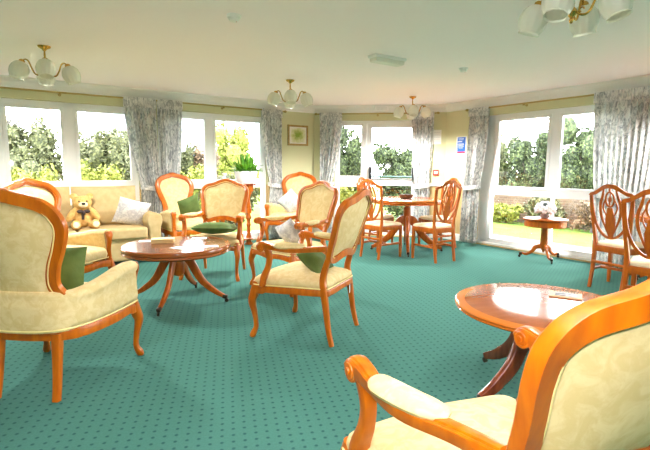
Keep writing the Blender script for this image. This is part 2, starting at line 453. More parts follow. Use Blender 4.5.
# ------------------------------------------------------------------ windows
def window(i, Mx, s0, s1, zt, muls, trans, tr_h=.10, low=None, st=.045):
    """white frame: outer frame, mullions (centre,width), transom; sashes around the panes"""
    g = G(); y = -.10; d = .07; fw = .06; zb = .02
    box(g, ((s0+s1)/2, y, zt-fw/2), (s1-s0, d, fw)); box(g, ((s0+s1)/2, y, zb+.05), (s1-s0, d, .10))
    box(g, (s0+fw/2, y, (zb+zt)/2), (fw, d, zt-zb)); box(g, (s1-fw/2, y, (zb+zt)/2), (fw, d, zt-zb))
    for c, w in muls: box(g, (c, y, (trans+zt)/2), (w, d, zt-trans))
    for c, w in (low or muls): box(g, (c, y, (trans+zb)/2), (w, d, trans-zb))
    box(g, ((s0+s1)/2, y, trans-tr_h/2), (s1-s0-.02, d-.004, tr_h))
    # board sill and reveals
    o = struct('window_%d' % i, g, M['upvc'], bevel=.004); o.matrix_world = Mx
    ed = [s0+fw]+sum([[c-w/2, c+w/2] for c, w in muls], [])+[s1-fw]
    ed2 = [s0+fw]+sum([[c-w/2, c+w/2] for c, w in (low or muls)], [])+[s1-fw]
    for ee, z0, z1, sash in ((ed, trans, zt-fw, True), (ed2, zb+.10, trans-tr_h, False)):
        for j in range(0, len(ee), 2):
            a, b = ee[j], ee[j+1]
            if b-a < .1: continue
            if sash:
                q = G(); t = st
                for (cx, cz, sx, sz) in (((a+b)/2, z1-t/2, b-a, t), ((a+b)/2, z0+t/2, b-a, t), (a+t/2, (z0+z1)/2, t, z1-z0-2*t), (b-t/2, (z0+z1)/2, t, z1-z0-2*t)):
                    box(q, (cx, y+.015, cz), (sx, .05, sz))
                build('sash', q, M['upvc'], o, bevel=.004)
            q = G(); box(q, ((a+b)/2, y, (z0+z1)/2), (b-a, .006, z1-z0)); build('pane', q, M['glass'], o, smooth=False)
    q = G(); box(q, ((s0+s1)/2, -.03, .035), (s1-s0-.002, .055, .03)); build('window_sill', q, M['white'], o, bevel=.004)
    return o
window(1, FL, 3.04, 6.3, 2.09, [(3.90, .12), (4.70, .12), (5.5, .12)], 1.0)
window(2, FL, .95, 2.76, 2.09, [(1.935, .10)], 1.0)
window(3, FR_, .70, 3.0, 2.09, [(.86, .22), (1.915, .11)], .93, low=[(.84, .18), (1.93, .03)])
window(4, FR_, 3.6, 5.8, 2.09, [(4.7, .12)], .93)
window(5, FR_, 6.6, 8.8, 2.09, [(7.7, .12)], .93)  # out of view, opening added to let in more daylight
# door bay: side light and glazed door with a panic bar
g = G(); y = -.10
for c, s in (((.405, y, 1.055), (.05, .07, 2.07)), ((.93, y, 1.055), (.06, .07, 2.07)), ((1.895, y, 1.055), (.05, .07, 2.07)), ((1.15, y, 2.065), (1.54, .07, .05)), ((.66, y, 1.0), (.5, .066, .12)), ((.66, y, .07), (.5, .066, .10))): box(g, c, s)
w6 = struct('window_6', g, M['upvc'], bevel=.004); w6.matrix_world = FD
for z0, z1 in ((1.06, 2.04), (.12, .94)):
    q = G(); box(q, (.665, y, (z0+z1)/2), (.47, .006, z1-z0)); build('pane', q, M['glass'], w6, smooth=False)
    q = G(); t = .04
    for (cx, cz, sx, sz) in ((.665, z1-t/2, .47, t), (.665, z0+t/2, .47, t), (.43+t/2, (z0+z1)/2, t, z1-z0-2*t), (.90-t/2, (z0+z1)/2, t, z1-z0-2*t)): box(q, (cx, y+.012, cz), (sx, .05, sz))
    build('sash', q, M['upvc'], w6, bevel=.004)
g = G(); a, b = .962, 1.868
for c, s in (((a+.045, y+.01, 1.04), (.09, .05, 2.0)), ((b-.045, y+.01, 1.04), (.09, .05, 2.0)), (((a+b)/2, y+.01, 2.0), (b-a-.1, .05, .08)), (((a+b)/2, y+.01, .99), (b-a-.1, .05, .13)), (((a+b)/2, y+.01, .11), (b-a-.1, .05, .14))): box(g, c, s)
door = struct('door_1', g, M['upvc'], bevel=.004); door.matrix_world = FD
for z0, z1 in ((1.055, 1.96), (.18, .925)):
    q = G(); box(q, ((a+b)/2, y, (z0+z1)/2), (b-a-.18, .006, z1-z0)); build('pane', q, M['glass'], door, smooth=False)
q = G()
tube(q, [(a+.08, -.005, 1.09), (b-.08, -.005, 1.09)], .016, 10)
pb = build('panic_bar', q, simple('green_grey_bar', (84, 120, 112), .35, metal=.5), door)
for s in (a+.07, b-.07):
    q = G(); box(q, (s, -.03, 1.15), (.05, .09, .22)); box(q, (s, 0.0, 1.09), (.035, .06, .10)); build('bar_bracket', q, M['black'], door, bevel=.008)

# ------------------------------------------------------------------ rails and curtains
def rail(label, Mx, s0, s1, y=.085, z=2.195, brackets=()):
    r = thing('curtain_rail', label, 'curtain rail'); r.matrix_world = Mx
    g = G(); tube(g, [(s0, y, z), (s1, y, z)], .012, 10); build('pole', g, M['brass_dark'], r)
    for s, e in ((s0, -1), (s1, 1)):
        q = G(); lathe(q, [(.001, 0), (.014, .002), (.02, .02), (.022, .032), (.014, .05), (.001, .056)], n=14, M=Matrix.Translation((s, y, z)) @ Matrix.Rotation(e*pi/2, 4, 'Y'))
        build('finial', q, M['brass_dark'], r)
    for s in brackets:
        q = G(); tube(q, [(s, .002, z-.02), (s, y, z-.014)], .008, 8); tube(q, [(s, y, z-.03), (s, y, z+.0)], .014, 8); lathe(q, [(.02, 0), (.018, .006), (.008, .008)], n=12, M=Matrix.Translation((s, .0, z-.02)) @ Matrix.Rotation(-pi/2, 4, 'X'))
        build('bracket', q, M['brass_dark'], r)
    return r
rail('long brass curtain pole above the windows behind the sofa', FL, .67, 6.5, brackets=(1.75, 2.9, 4.0, 5.3))
rail('brass curtain pole above the glazed garden door', FD, .08, 2.16, brackets=(.3, 1.15, 2.0))
rail('brass curtain pole above the window by the small flower table', FR_, .52, 5.9, brackets=(.62, 1.5, 3.1, 4.7))

def curtain(label, Mx, top, waist, bot, y=.085, ztop=2.18, zw=.93, zb=.02, folds=9, tie=True, group='grey and white patterned curtains', seed=0):
    r = thing('curtain', label, 'curtain', group=group); r.matrix_world = Mx
    rnd = random.Random(seed); g = G(); nx = folds*10; nz = 44
    ph = [rnd.uniform(-.5, .5) for _ in range(folds+2)]
    for k in range(nz+1):
        z = ztop-(ztop-zb)*k/nz
        if z >= zw:
            t = (ztop-z)/(ztop-zw); e = t**1.7
            s0 = top[0]+(waist[0]-top[0])*e; s1 = top[1]+(waist[1]-top[1])*e
        else:
            t = (zw-z)/(zw-zb); e = min(1, t*1.0)**.7
            s0 = waist[0]+(bot[0]-waist[0])*e; s1 = waist[1]+(bot[1]-waist[1])*e
        for i in range(nx+1):
            u = i/nx; a = u*folds*2*pi+.5*sin(u*7+seed)
            am = (.026+.012*sin(u*11+seed*2.1))*(1.0 if z < ztop-.12 else .6)
            wv = sin(a+.4*sin(z*2.2+seed+u*3))
            g.v.append((s0+(s1-s0)*(u+.008*cos(a)), y+am*wv+.004*sin(z*23+u*40), z+(.012 if k == 0 else 0)*abs(sin(a))))
    for k in range(nz):
        for i in range(nx):
            a = k*(nx+1)+i; g.f.append((a, a+1, a+nx+2, a+nx+1))
    build('drape', g, M['curtain'], r, solid=.004)
    q = G(); 
    rings = []
    for i in range(nx+1):
        u = i/nx; a = u*folds*2*pi*2
        rings.append([V((top[0]+(top[1]-top[0])*u, y+yy+.008*sin(a), zz)) for yy, zz in ((.036, ztop+.035), (.044, ztop-.03), (.04, ztop-.10), (.03, ztop-.10), (.03, ztop+.035))])
    loft(q, rings); build('heading', q, M['curtain'], r)
    n = max(5, int((top[1]-top[0])/.055))
    for i in range(n):
        s = top[0]+.02+(top[1]-top[0]-.04)*i/(n-1)
        q = G(); tube(q, [(s+.004*cos(t), y+.021*cos(t), 2.190+.021*sin(t)) for t in [2*pi*j/12 for j in range(12)]], .004, 6, closed=True)
        build('curtain_ring', q, M['brass_dark'], r)
    if tie:
        q = G(); sm = (waist[0]+waist[1])/2; hw = (waist[1]-waist[0])/2+.012
        P = [(sm+hw*cos(t), y+.062*sin(t), zw+.02*cos(t)) for t in [2*pi*j/24 for j in range(24)]]
        sweep(q, P, ref=(0, 0, 1), w=.006, h=.035, closed=True, raw=True); build('tie_back', q, M['curtain'], r)
    return r
curtain('left curtain of the pair hanging behind the right end of the sofa', FL, (2.80, 3.24), (2.77, 3.04), (2.80, 3.08), seed=1, folds=8)
curtain('right curtain of the pair, behind the round backed chair with a green cushion', FL, (2.42, 2.78), (2.50, 2.74), (2.48, 2.72), seed=2, folds=7)
curtain('narrow pale patterned curtain between the leafy pot plant and the framed picture', FL, (.72, 1.10), (.72, .94), (.72, 1.0), seed=3, folds=6)
curtain('narrow pale patterned curtain on the left side of the glazed door, right of the picture', FD, (.12, .52), (.12, .34), (.12, .38), seed=4, folds=6)
curtain('narrow pale patterned curtain on the right side of the glazed door', FD, (1.74, 2.12), (1.82, 2.08), (1.82, 2.10), seed=5, folds=6)
curtain('pale patterned curtain tied back next to the blue wall poster', FR_, (.56, .93), (.50, .80), (.46, .80), seed=6, folds=6)
curtain('wide pale patterned curtain behind the dining chairs at the right edge', FR_, (2.50, 3.40), (2.58, 3.3), (2.62, 3.32), seed=7, folds=13)
curtain('far left pale patterned curtain at the end of the long pole', FL, (6.0, 6.45), (6.1, 6.4), (6.1, 6.4), seed=8, folds=6)

# ------------------------------------------------------------------ armchairs
def ring_out(half, closed=True, n=6):
    """half outline from bottom centre to top centre (x>=0) mirrored to a smooth closed outline"""
    full = half+[(-x, t) for x, t in reversed(half[1:-1])]
    return catmull(full, n, True)
def arm_rest(t, s, seed=0, yb=-.24, xb=.245, zb=.695, xf=.32):
    g = G()
    pts = [(s*xb, yb-.03, zb+.0, .021, .020), (s*(xb+.02), yb+.09, zb-.012, .022, .018), (s*(xf-.01), yb+.22, zb-.018, .025, .018), (s*xf, yb+.34, zb-.010, .024, .018), (s*xf, yb+.40, zb+.0, .026, .022), (s*xf, yb+.445, zb+.001, .028, .027), (s*xf, yb+.475, zb-.014, .027, .020)]
    sweep(g, pts, ref=(0, 0, 1), sec=MOULD)
    # scroll and support
    y0 = yb+.445
    for r, w in ((.034, .027), (.024, .031), (.011, .036)):
        lathe(g, [(r*.9, -w), (r, -w+.003), (r, w-.003), (r*.9, w)], n=20, M=Matrix.Translation((s*xf, y0, zb-.012)) @ Matrix.Rotation(pi/2, 4, 'Y'))
    sup = [(s*xf, y0-.045, zb-.02, .021, .026), (s*(xf-.003), y0-.060, zb-.09, .019, .022), (s*(xf-.006), y0-.045, zb-.16, .019, .023), (s*(xf-.004), y0-.015, zb-.23, .022, .028), (s*(xf+.002), y0-.01, zb-.30, .024, .034)]
    sweep(g, sup, ref=(1, 0, 0), sec=sect(12, 3.5))
    ar = build('arm', g, M['wood'], t)
    g = G()
    rings = []
    for i in range(15):
        q = i/14; y = yb+.115+q*.235; x = s*(xb+.02+(xf-xb-.02)*min(1, q*1.25)); k = (1-abs(2*q-1)**4)**.5
        zz = zb+.006-.006*sin(pi*q)
        rings.append([V((x+.044*k*cos(a), y, zz+(.026*k if sin(a) > 0 else .022*k)*sin(a))) for a in [2*pi*j/14 for j in range(14)]])
    loft(g, rings); build('arm_pad', g, M['cream'], ar)

def cabriole(s, x=.31, y=.275, z=.40):
    g = G(); f = z/.40
    pr = [(-.01, -.015, .42, .030), (.004, .005, .33, .031), (.012, .018, .27, .026), (0, .004, .17, .018), (-.004, -.002, .08, .0165), (.010, .014, .025, .021), (.016, .022, 0, .017)]
    sweep(g, [(s*(x+a), y+b, q*f, w, w) for a, b, q, w in pr], ref=(0, 1, 0), sec=sect(12, 3))
    return g
def seat_frame(t, xf=.315, xr=.235, yf=.285, yr=-.265, z=.395, mat='wood', round_rear=False, rh=.038):
    g = G()
    if round_rear: P = [(0, yr-.03), (xr*.7, yr-.01), (xr, yr+.07), (xr+.05, 0), (xf, .16), (xf-.01, yf-.01), (xf*.55, yf+.015), (0, yf+.035)]
    else: P = [(0, yr), (xr*.8, yr), (xr, yr+.03), (xr+.045, 0), (xf, .18), (xf-.01, yf-.01), (xf*.55, yf+.015), (0, yf+.03)]
    full = P+[(-x, y) for x, y in reversed(P[1:-1])]
    out = catmull(full, 5, True)
    rings = [(x, y, z-.012*(.5+.5*cos(x*20))*(1 if y > .2 else 0), .018, rh) for x, y in out]
    sweep(g, rings, ref=(0, 0, 1), closed=True, raw=True, sec=MOULD)
    build('seat_frame', g, M[mat], t)
    return out
def seat_pad(t, out, z, dome, mat='cream', name='seat', k=1.0, thick=.05):
    g = G()
    n = len(out); cx = 0; cy = .01
    prof = [(.96, 0), (1.01, .012), (1.03, thick*.45), (1.01, thick*.8), (.96, thick), (.85, thick+dome*.35), (.65, thick+dome*.7), (.4, thick+dome*.92), (.15, thick+dome)]
    rings = [[V((cx+(x-cx)*r*k, cy+(y-cy)*r*k, z+h)) for x, y in out] for r, h in prof]
    loft(g, rings); o = build(name, g, M[mat], t, angle=70)
    q = G(); tube(q, [(x*1.045*k, cy+(y-cy)*1.045*k, z+.012) for x, y in out], .005, 6, closed=True); build('piping', q, M['piping'], o)
    return o
REC = .33
def back_pt(x, t, d=0, y0=-.235, z0=.42, rec=REC, curve=.06):
    # plane of the back, bowed so that the sides come forward; d>0 toward the sitter
    n = V((0, cos(math.atan(rec)), sin(math.atan(rec))))
    p = V((x, y0-t*rec+curve*(x/.28)**2*.6, z0+t))
    return p+n*d

def fauteuil(label, loc, rz, tagged=False):
    t = thing('armchair', label, 'armchair', loc, rz)
    out = seat_frame(t, z=.375, rh=.024)
    seat_pad(t, out, .392, .035, thick=.062)
    half = [(0, .215), (.09, .205), (.17, .185), (.222, .205), (.24, .27), (.254, .38), (.272, .48), (.270, .545), (.23, .590), (.14, .615), (.07, .645), (0, .660)]
    ol = ring_out(half)
    g = G(); sweep(g, [(*back_pt(x, tt), .024, .021) for x, tt in ol], ref=(0, 1, 0), closed=True, raw=True, sec=MOULD)
    bf = build('back_frame', g, M['wood'], t)
    for x, tt, r in [(0, .672, (.05, .02, .014))]+[(q*.05, .662, (.035, .018, .012)) for q in (-1, 1)]+[(q*.245, .585, (.02, .02, .02)) for q in (-1, 1)]:
        g = G(); ell(g, back_pt(x, tt), r); build('carving', g, M['wood'], bf)
    g = G(); cx, cy = 0, .42
    inner = [(x*.915, cy+(tt-cy)*.92) for x, tt in ol]
    panel(g, inner, lambda u, v, d: back_pt(u, v, d*1.0), .04, .022, cen=(0, .42)); 
    bk = build('backrest', g, M['cream'], t, angle=60)
    q = G(); tube(q, [back_pt(x*1.005, cy+(tt-cy)*1.005, -.012) for x, tt in inner], .0045, 6, closed=True); tube(q, [back_pt(x*1.005, cy+(tt-cy)*1.005, .014) for x, tt in inner], .0045, 6, closed=True); build('piping', q, M['piping'], bk)
    for s in (-1, 1):
        g = G()
        p0 = back_pt(s*.222, .24); p1 = back_pt(s*.222, .08)
        sweep(g, [(*p0, .021, .019), (*p1, .021, .022), (s*.232, -.245, .40, .024, .026), (s*.236, -.262, .28, .020, .022), (s*.240, -.285, .12, .017, .018), (s*.244, -.315, 0, .015, .016)], ref=(0, 1, 0), sec=sect(12, 4))
        build('leg', g, M['wood'], t)
        build('leg', cabriole(s), M['wood'], t)
        arm_rest(t, s)
    if tagged:
        g = G(); box(g, (0, 0, 0), (.05, .002, .06), Matrix.Translation((.12, -.30, .33)) @ Matrix.Rotation(.3, 4, 'Z')); build('fabric_tag', g, M['paper'], t, smooth=False)
    return t

def tub_chair(label, loc, rz, tagged=False, near=False):
    """round (balloon) backed easy chair with closed upholstered sides"""
    t = thing('armchair', label, 'armchair', loc, rz)
    out = seat_frame(t, round_rear=True, xr=.26, z=.352, rh=.030)
    o = seat_pad(t, [(x*.9, y*.95+.01) for x, y in out], .385, .03, thick=.10)
    bp = lambda x, tt, d=0: back_pt(x, tt, d, y0=-.255, z0=.40, rec=.2, curve=.09)
    half = [(.192, .165), (.166, .225), (.180, .32), (.222, .43), (.248, .53), (.232, .595), (.19, .645), (.13, .672), (.07, .688), (.0, .705)]
    pts = catmull(half+[(-x, tt) for x, tt in reversed(half[:-1])], 6)
    g = G(); sweep(g, [(*bp(x, tt), .031, .022) for x, tt in pts], ref=(0, 1, 0), raw=True, sec=MOULD)
    bf = build('back_frame', g, M['wood'], t)
    for x, tt, r, ro in [(0, .722, (.055, .02, .018), 0)]+[(q*.06, .706, (.04, .018, .012), q*.35) for q in (-1, 1)]+[(q*.128, .690, (.03, .018, .010), q*.4) for q in (-1, 1)]:
        g = G(); ell(g, bp(x, tt), r, M=Matrix.Rotation(ro, 3, 'Y')); build('carving', g, M['wood'], bf)
    # back upholstery: balloon panel running down to the seat rail
    hp = [(.0, -.03), (.12, -.03), (.19, -.02), (.20, .06), (.18, .14), (.156, .22), (.164, .30), (.192, .39), (.220, .47), (.224, .53), (.208, .585), (.165, .625), (.09, .652), (0, .665)]
    ol = ring_out(hp, n=4)
    g = G(); panel(g, ol, bp, .05, .03, cen=(0, .35), rings=8); bk = build('backrest', g, M['cream'], t, angle=60)
    q = G(); pp = [(x*.93, tt*.96) for x, tt in pts]
    tube(q, [bp(x, .37+(tt-.37)*.955, -.018) for x, tt in [(a*.905, b2) for a, b2 in pts]], .004, 6); build('piping', q, M['piping'], bk)
    half = [(0, -.325, .575, .3), (.10, -.318, .575, .3), (.19, -.28, .57, .45), (.25, -.19, .575, .9), (.285, -.06, .595, 1), (.305, .08, .625, 1), (.313, .19, .635, 1), (.315, .25, .63, .95)]
    P = catmull(half, 5); P = [(-x, y, zt, k) for x, y, zt, k in reversed(P[1:])]+P
    g = G(); rings = []
    for i, (x, y, zt, k) in enumerate(P):
        a = V(P[max(i-1, 0)][:2]); b2 = V(P[min(i+1, len(P)-1)][:2]); d = (b2-a).normalized(); n = V((d.y, -d.x))
        k2 = .6+.4*k
        sec = [(.018, .372), (.036*k2, .42), (.032*k2, .50), (.026*k2+.004, zt-.05), (.044*k, zt-.03), (.046*k, zt-.005), (.028*k, zt+.014), (0, zt+.020), (-.026*k, zt+.014), (-.042*k, zt-.006), (-.042*k, zt-.035), (-.028*k, zt-.06), (-.026*k, .48), (-.020, .372)]
        rings.append([V((x+n.x*q0, y+n.y*q0, z)) for q0, z in sec])
    loft(g, rings); ub = build('upholstered_sides', g, M['cream'], t, angle=75)
    q = G(); tube(q, [V((x*1.075, y*1.06, .384)) for x, y, zt, k in P], .005, 6); build('piping', q, M['piping'], ub)
    for s in (-1, 1):
        g = G(); sweep(g, [(s*.315, .268, .635, .030, .012), (s*.316, .276, .60, .034, .014), (s*.315, .272, .54, .022, .014), (s*.313, .262, .46, .020, .014), (s*.312, .262, .37, .026, .018)], ref=(0, 1, 0), sec=sect(12, 3.5))
        build('arm_facing', g, M['wood'], t)
        build('leg', cabriole(s, x=.315, y=.275, z=.36), M['wood'], t)
        g = G(); sweep(g, [(s*.165, -.285, .36, .026, .026), (s*.165, -.295, .25, .022, .022), (s*.168, -.315, .10, .019, .019), (s*.170, -.335, 0, .018, .018)], ref=(0, 1, 0), sec=sect(12, 5)); build('leg', g, M['wood'], t)
    if tagged:
        g = G(); box(g, (0, 0, 0), (.055, .002, .04), Matrix.Translation((-.02, -.25, .325)) @ Matrix.Rotation(.2, 4, 'Z')); build('fabric_tag', g, M['paper'], t, smooth=False)
    return t

def az(deg): return radians(deg-90)      # yaw so that the front (+y) points along azimuth deg
def cush(label, mat, loc, rot, w=.38, h=.38, t=.13, crumple=.05, cat='cushion', group=None):
    g = G(); cushion(g, w, h, t, crumple=crumple); o = build('cushion', g, mat, angle=80)
    o.location = loc; o.rotation_euler = rot; return tag(o, label, cat, group)

# 1 foreground right chair, seen from behind
fauteuil('large open armchair in the bottom right corner, seen from behind with carved arm scroll', (.47, 1.165, 0), az(113))
# 2 centre chair
fauteuil('open armchair facing left in mid carpet, green cushion against its back', (-.13, 3.42, 0), az(155), tagged=True)
# 3 chair behind it
fauteuil('open armchair behind the middle one, holding a crumpled white patterned cushion', (-.345, 4.73, 0), az(226))
# 4 chair behind the coffee table
fauteuil('open armchair facing the camera behind the round coffee table, flat green cushion on seat', (-1.255, 5.2, 0), az(266))
tub_chair('large round backed easy chair at the left front seen from behind, closed cream arms', (-1.575, 2.64, 0), az(86), tagged=True)
tub_chair('easy chair at the far left edge, partly hidden by the nearest chair', (-2.42, 4.08, 0), az(-24))
tub_chair('round backed easy chair between sofa and window with a green cushion on it', (-1.98, 6.48, 0), az(-46)).scale = (1.06, 1.06, 1.02)
tub_chair('round backed easy chair under the framed picture with a white patterned cushion', (-.52, 7.48, 0), az(-103)).scale = (1.13, 1.06, 1.03)

cush('dark green cushion leaning on the back of the middle open armchair', M['green'], (.02, 3.38, .465), (radians(-52), 0, az(155)), .30, .24, .11)
cush('white patterned crumpled cushion on the open armchair behind the middle one', M['script'], (-.27, 4.62, .475), (radians(-30), radians(25), az(225)), .29, .27, .12, .15)
cush('green cushion lying flat on the seat of the armchair behind the coffee table', M['green'], (-1.20, 5.16, .560), (radians(-84), 0, az(268)), .46, .38, .13)
cush('green cushion tilted on the round backed chair between sofa and window', M['green'], (-1.90, 6.42, .57), (radians(-22), radians(20), az(-50)), .32, .30, .11)
cush('white patterned cushion on the round backed chair below the framed picture', M['script'], (-.44, 7.30, .575), (radians(-20), radians(40), az(-105)), .33, .33, .11)
cush('dark green cushion on the large front left chair, peeking out past its back', M['green'], (-1.585, 2.62, .50), (radians(-12), 0, az(86)), .34, .28, .12)

# ------------------------------------------------------------------ sofa
def sofa():
    t = thing('sofa', 'two seat beige sofa with rolled arms below the left window', 'sofa')
    s0, s1 = 3.0, 4.96
    sc = (s0+s1)/2; W = s1-s0; aw = .18
    o = frame(K1+dL*sc+nL*.16, dL, nL); t.matrix_world = o   # local x along wall, y into the room
    D = .80
    g = G(); box(g, (0, D/2, .20), (W-.06, D-.04, .30)); build('base', g, M['sofa'], t, bevel=.03, seg=3)
    g = G(); box(g, (0, .07, .44), (W-2*aw+.1, .14, .58)); build('back_frame', g, M['sofa'], t, bevel=.04, seg=3)
    cw = (W-2*aw)/2
    for s in (-1, 1):
        g = G(); box(g, (s*cw/2, D/2+.12, .40), (cw-.008, D-.20, .15)); build('seat_cushion', g, M['sofa'], t, bevel=.035, seg=4)
        g = G(); rings = []
        cushion(g, cw-.01, .54, .24, n=16, pinch=.015)
        g.xf(Matrix.Translation((s*cw/2, .25, .45)) @ Matrix.Rotation(radians(8), 4, 'X'))
        build('back_cushion', g, M['sofa'], t, angle=80)
        g = G(); x = s*(W/2-aw/2)
        sec = [(-.07, .06), (-.07, .46), (-.088, .50), (-.098, .55), (-.09, .60), (-.06, .635), (0, .65), (.06, .635), (.09, .60), (.098, .55), (.088, .50), (.07, .46), (.07, .06)]
        loft(g, [[V((x+q, yy, z)) for q, z in sec] for yy in (.03, .2, .5, D+.0)]); build('arm', g, M['sofa'], t, bevel=.012)
        for yy in (.08, D-.08):
            q = G(); lathe(q, [(.022, 0), (.028, .055)], c=(s*(W/2-.12), yy, 0), n=12); build('foot', q, M['castor'], t)
    return t, o
so, SO = sofa()
# local x of the sofa grows to the left of the photograph
def on_sofa(x, y, z): return SO @ V((x, y, z))
sz = math.atan2(nL.y, nL.x)-pi/2
p = on_sofa(-.62, .42, .47)
cush('white patterned cushion tilted on the right end of the beige sofa', M['script'], p, (radians(-22), radians(-16), sz), .40, .38, .14)
p = on_sofa(.42, .40, .47)
cush('pale patterned cushion on the sofa at the left side of the teddy bear', M['script'], p, (radians(-20), radians(5), sz), .36, .36, .12)

# ------------------------------------------------------------------ teddy bear
def teddy():
    t = thing('teddy_bear', 'light brown teddy bear sitting in the middle of the beige sofa', 'teddy bear', on_sofa(-.10, .42, .475), sz)
    t.scale = (1.08, 1.0, .98)
    # local +y faces the room
    g = G()
    ell(g, (0, 0, .13), (.105, .09, .13)); ell(g, (0, .02, .32), (.105, .09, .095))
    for s in (-1, 1):
        ell(g, (s*.085, 0, .405), (.042, .022, .042)); ell(g, (s*.12, .05, .17), (.042, .05, .10), M=Matrix.Rotation(-s*.5, 3, 'Y'))
        ell(g, (s*.09, .15, .05), (.055, .11, .05)); ell(g, (s*.10, .25, .065), (.052, .035, .06))
    b = build('body', g, M['teddy'], t)
    m = b.modifiers.new('r', 'REMESH'); m.mode = 'VOXEL'; m.voxel_size = .009; m.use_smooth_shade = True
    m = b.modifiers.new('s', 'SMOOTH'); m.iterations = 5
    g = G(); ell(g, (0, .105, .30), (.05, .04, .038)); build('muzzle', g, M['teddy_light'], t)
    g = G(); ell(g, (0, .14, .315), (.022, .016, .016)); build('nose', g, M['black'], t)
    for s in (-1, 1):
        g = G(); ell(g, (s*.04, .10, .345), (.010, .008, .010)); build('eye', g, M['black'], t)
        g = G(); ell(g, (s*.10, .285, .065), (.034, .010, .04)); build('foot_pad', g, M['teddy_light'], t)
        g = G(); ell(g, (s*.035, .105, .215), (.035, .014, .024)); build('bow_loop', g, M['dark'], t)
    g = G(); ell(g, (0, .11, .20), (.018, .016, .03)); box(g, (.01, .105, .155), (.03, .01, .09)); build('bow_knot', g, M['dark'], t)
teddy()

# ------------------------------------------------------------------ pedestal tables
def pedestal(name, label, loc, rz, r, h, top, wood, legs=4, spread=.46, col=None, apron=.0, cat='table', edge=.03, hub=.30, lw=1.0):
    t = thing(name, label, cat, loc, rz)
    g = G()
    lathe(g, [(r-.02, h-edge-.012), (r-.008, h-edge-.006), (r-.004, h-edge), (r-.012, h-edge*.75), (r-.002, h-edge*.6), (r, h-edge*.35), (r-.004, h-edge*.12), (r-.012, h), (r*.5, h), (.01, h)], n=72)
    if apron: lathe(g, [(r-.03, h-edge-apron), (r-.022, h-edge-apron), (r-.022, h-edge)], n=72)
    build('tabletop', g, top, t, angle=30)
    hc = h-edge-.01
    prof = col or [(.085, hc), (.085, hc-.03), (.04, hc-.045), (.034, hc-.08), (.052, hc-.09), (.056, hub-.10), (.056, hub-.19), (.045, hub-.21), (.01, hub-.225)] if hub > .4 else [(.085, hc), (.04, hc-.045), (.05, .2), (.01, .1)]
    g = G(); lathe(g, prof, n=28); build('pedestal_column', g, wood, t, angle=50)
    for i in range(legs):
        a = 2*pi*i/legs; g = G(); c, s = cos(a), sin(a)
        pts = [(.03, hub-.035, .019, .048), (.10, hub-.055, .019, .042), (spread*.48, hub*.46, .018, .034), (spread*.74, hub*.24, .016, .026), (spread*.92, .065, .014, .019), (spread, .05, .013, .016)]
        sweep(g, [(q[0]*c, q[0]*s, q[1], q[3]*lw, q[2]*lw) for q in pts], ref=(-s, c, 0), sec=sect(12, 4))
        lg = build('leg', g, wood, t)
        g = G(); sweep(g, [(q*c, q*s, z, hh, ww) for q, z, hh, ww in ((spread-.03, .056, .02, .0165), (spread+.005, .05, .019, .0165), (spread+.012, .048, .012, .01))], ref=(-s, c, 0)); build('toe_cap', g, M['castor'], lg)
        g = G(); lathe(g, [(.006, -.009), (.018, -.007), (.018, .007), (.006, .009)], n=16, M=Matrix.Translation(((spread+.005)*c, (spread+.005)*s, .0185)) @ Matrix.Rotation(a, 4, 'Z') @ Matrix.Rotation(pi/2, 4, 'X')); tube(g, [((spread+.005)*c, (spread+.005)*s, .02), ((spread+.002)*c, (spread+.002)*s, .05)], .007, 8)
        build('castor', g, M['castor'], lg)
    return t
TA = (-1.365, 4.15)
pedestal('coffee_table', 'round dark topped pedestal coffee table with papers on it, left of centre', (TA[0], TA[1], 0), radians(-94), .485, .54, M['top_a'], M['wood_dine'], edge=.06, hub=.46, spread=.45)
pedestal('coffee_table', 'round glossy pedestal table in the right foreground with a lighter banded edge', (1.21, 2.43, 0), radians(203), .475, .51, M['top_b'], M['wood_dark'], edge=.026, hub=.44, spread=.42, lw=1.35)
TC = (1.24, 6.84)
pedestal('dining_table', 'round pedestal dining table in front of the glazed door with four chairs', (TC[0], TC[1], 0), radians(-97), .55, .79, M['top_c'], M['wood_dine'], edge=.035, apron=.03, spread=.52, hub=.50, lw=1.5)
pedestal('dining_table', 'round dining table at the right edge mostly hidden by two chairs', (3.78, 4.62, 0), radians(30), .52, .77, M['top_c'], M['wood_dine'], edge=.035, apron=.03, spread=.48, hub=.55)
hc = .44
pedestal('drum_table', 'small round drum table with white flowers in front of the right window', (3.025, 6.21, 0), radians(-95), .285, .575, M['wood_dine'], M['wood_dine'], legs=3, spread=.30, edge=.02, apron=.09, hub=.22, lw=.7,
         col=[(.05, .46), (.05, .45), (.022, .44), (.02, .40), (.034, .36), (.036, .33), (.02, .30), (.018, .27), (.03, .24), (.035, .20), (.035, .14), (.02, .11), (.01, .09)])

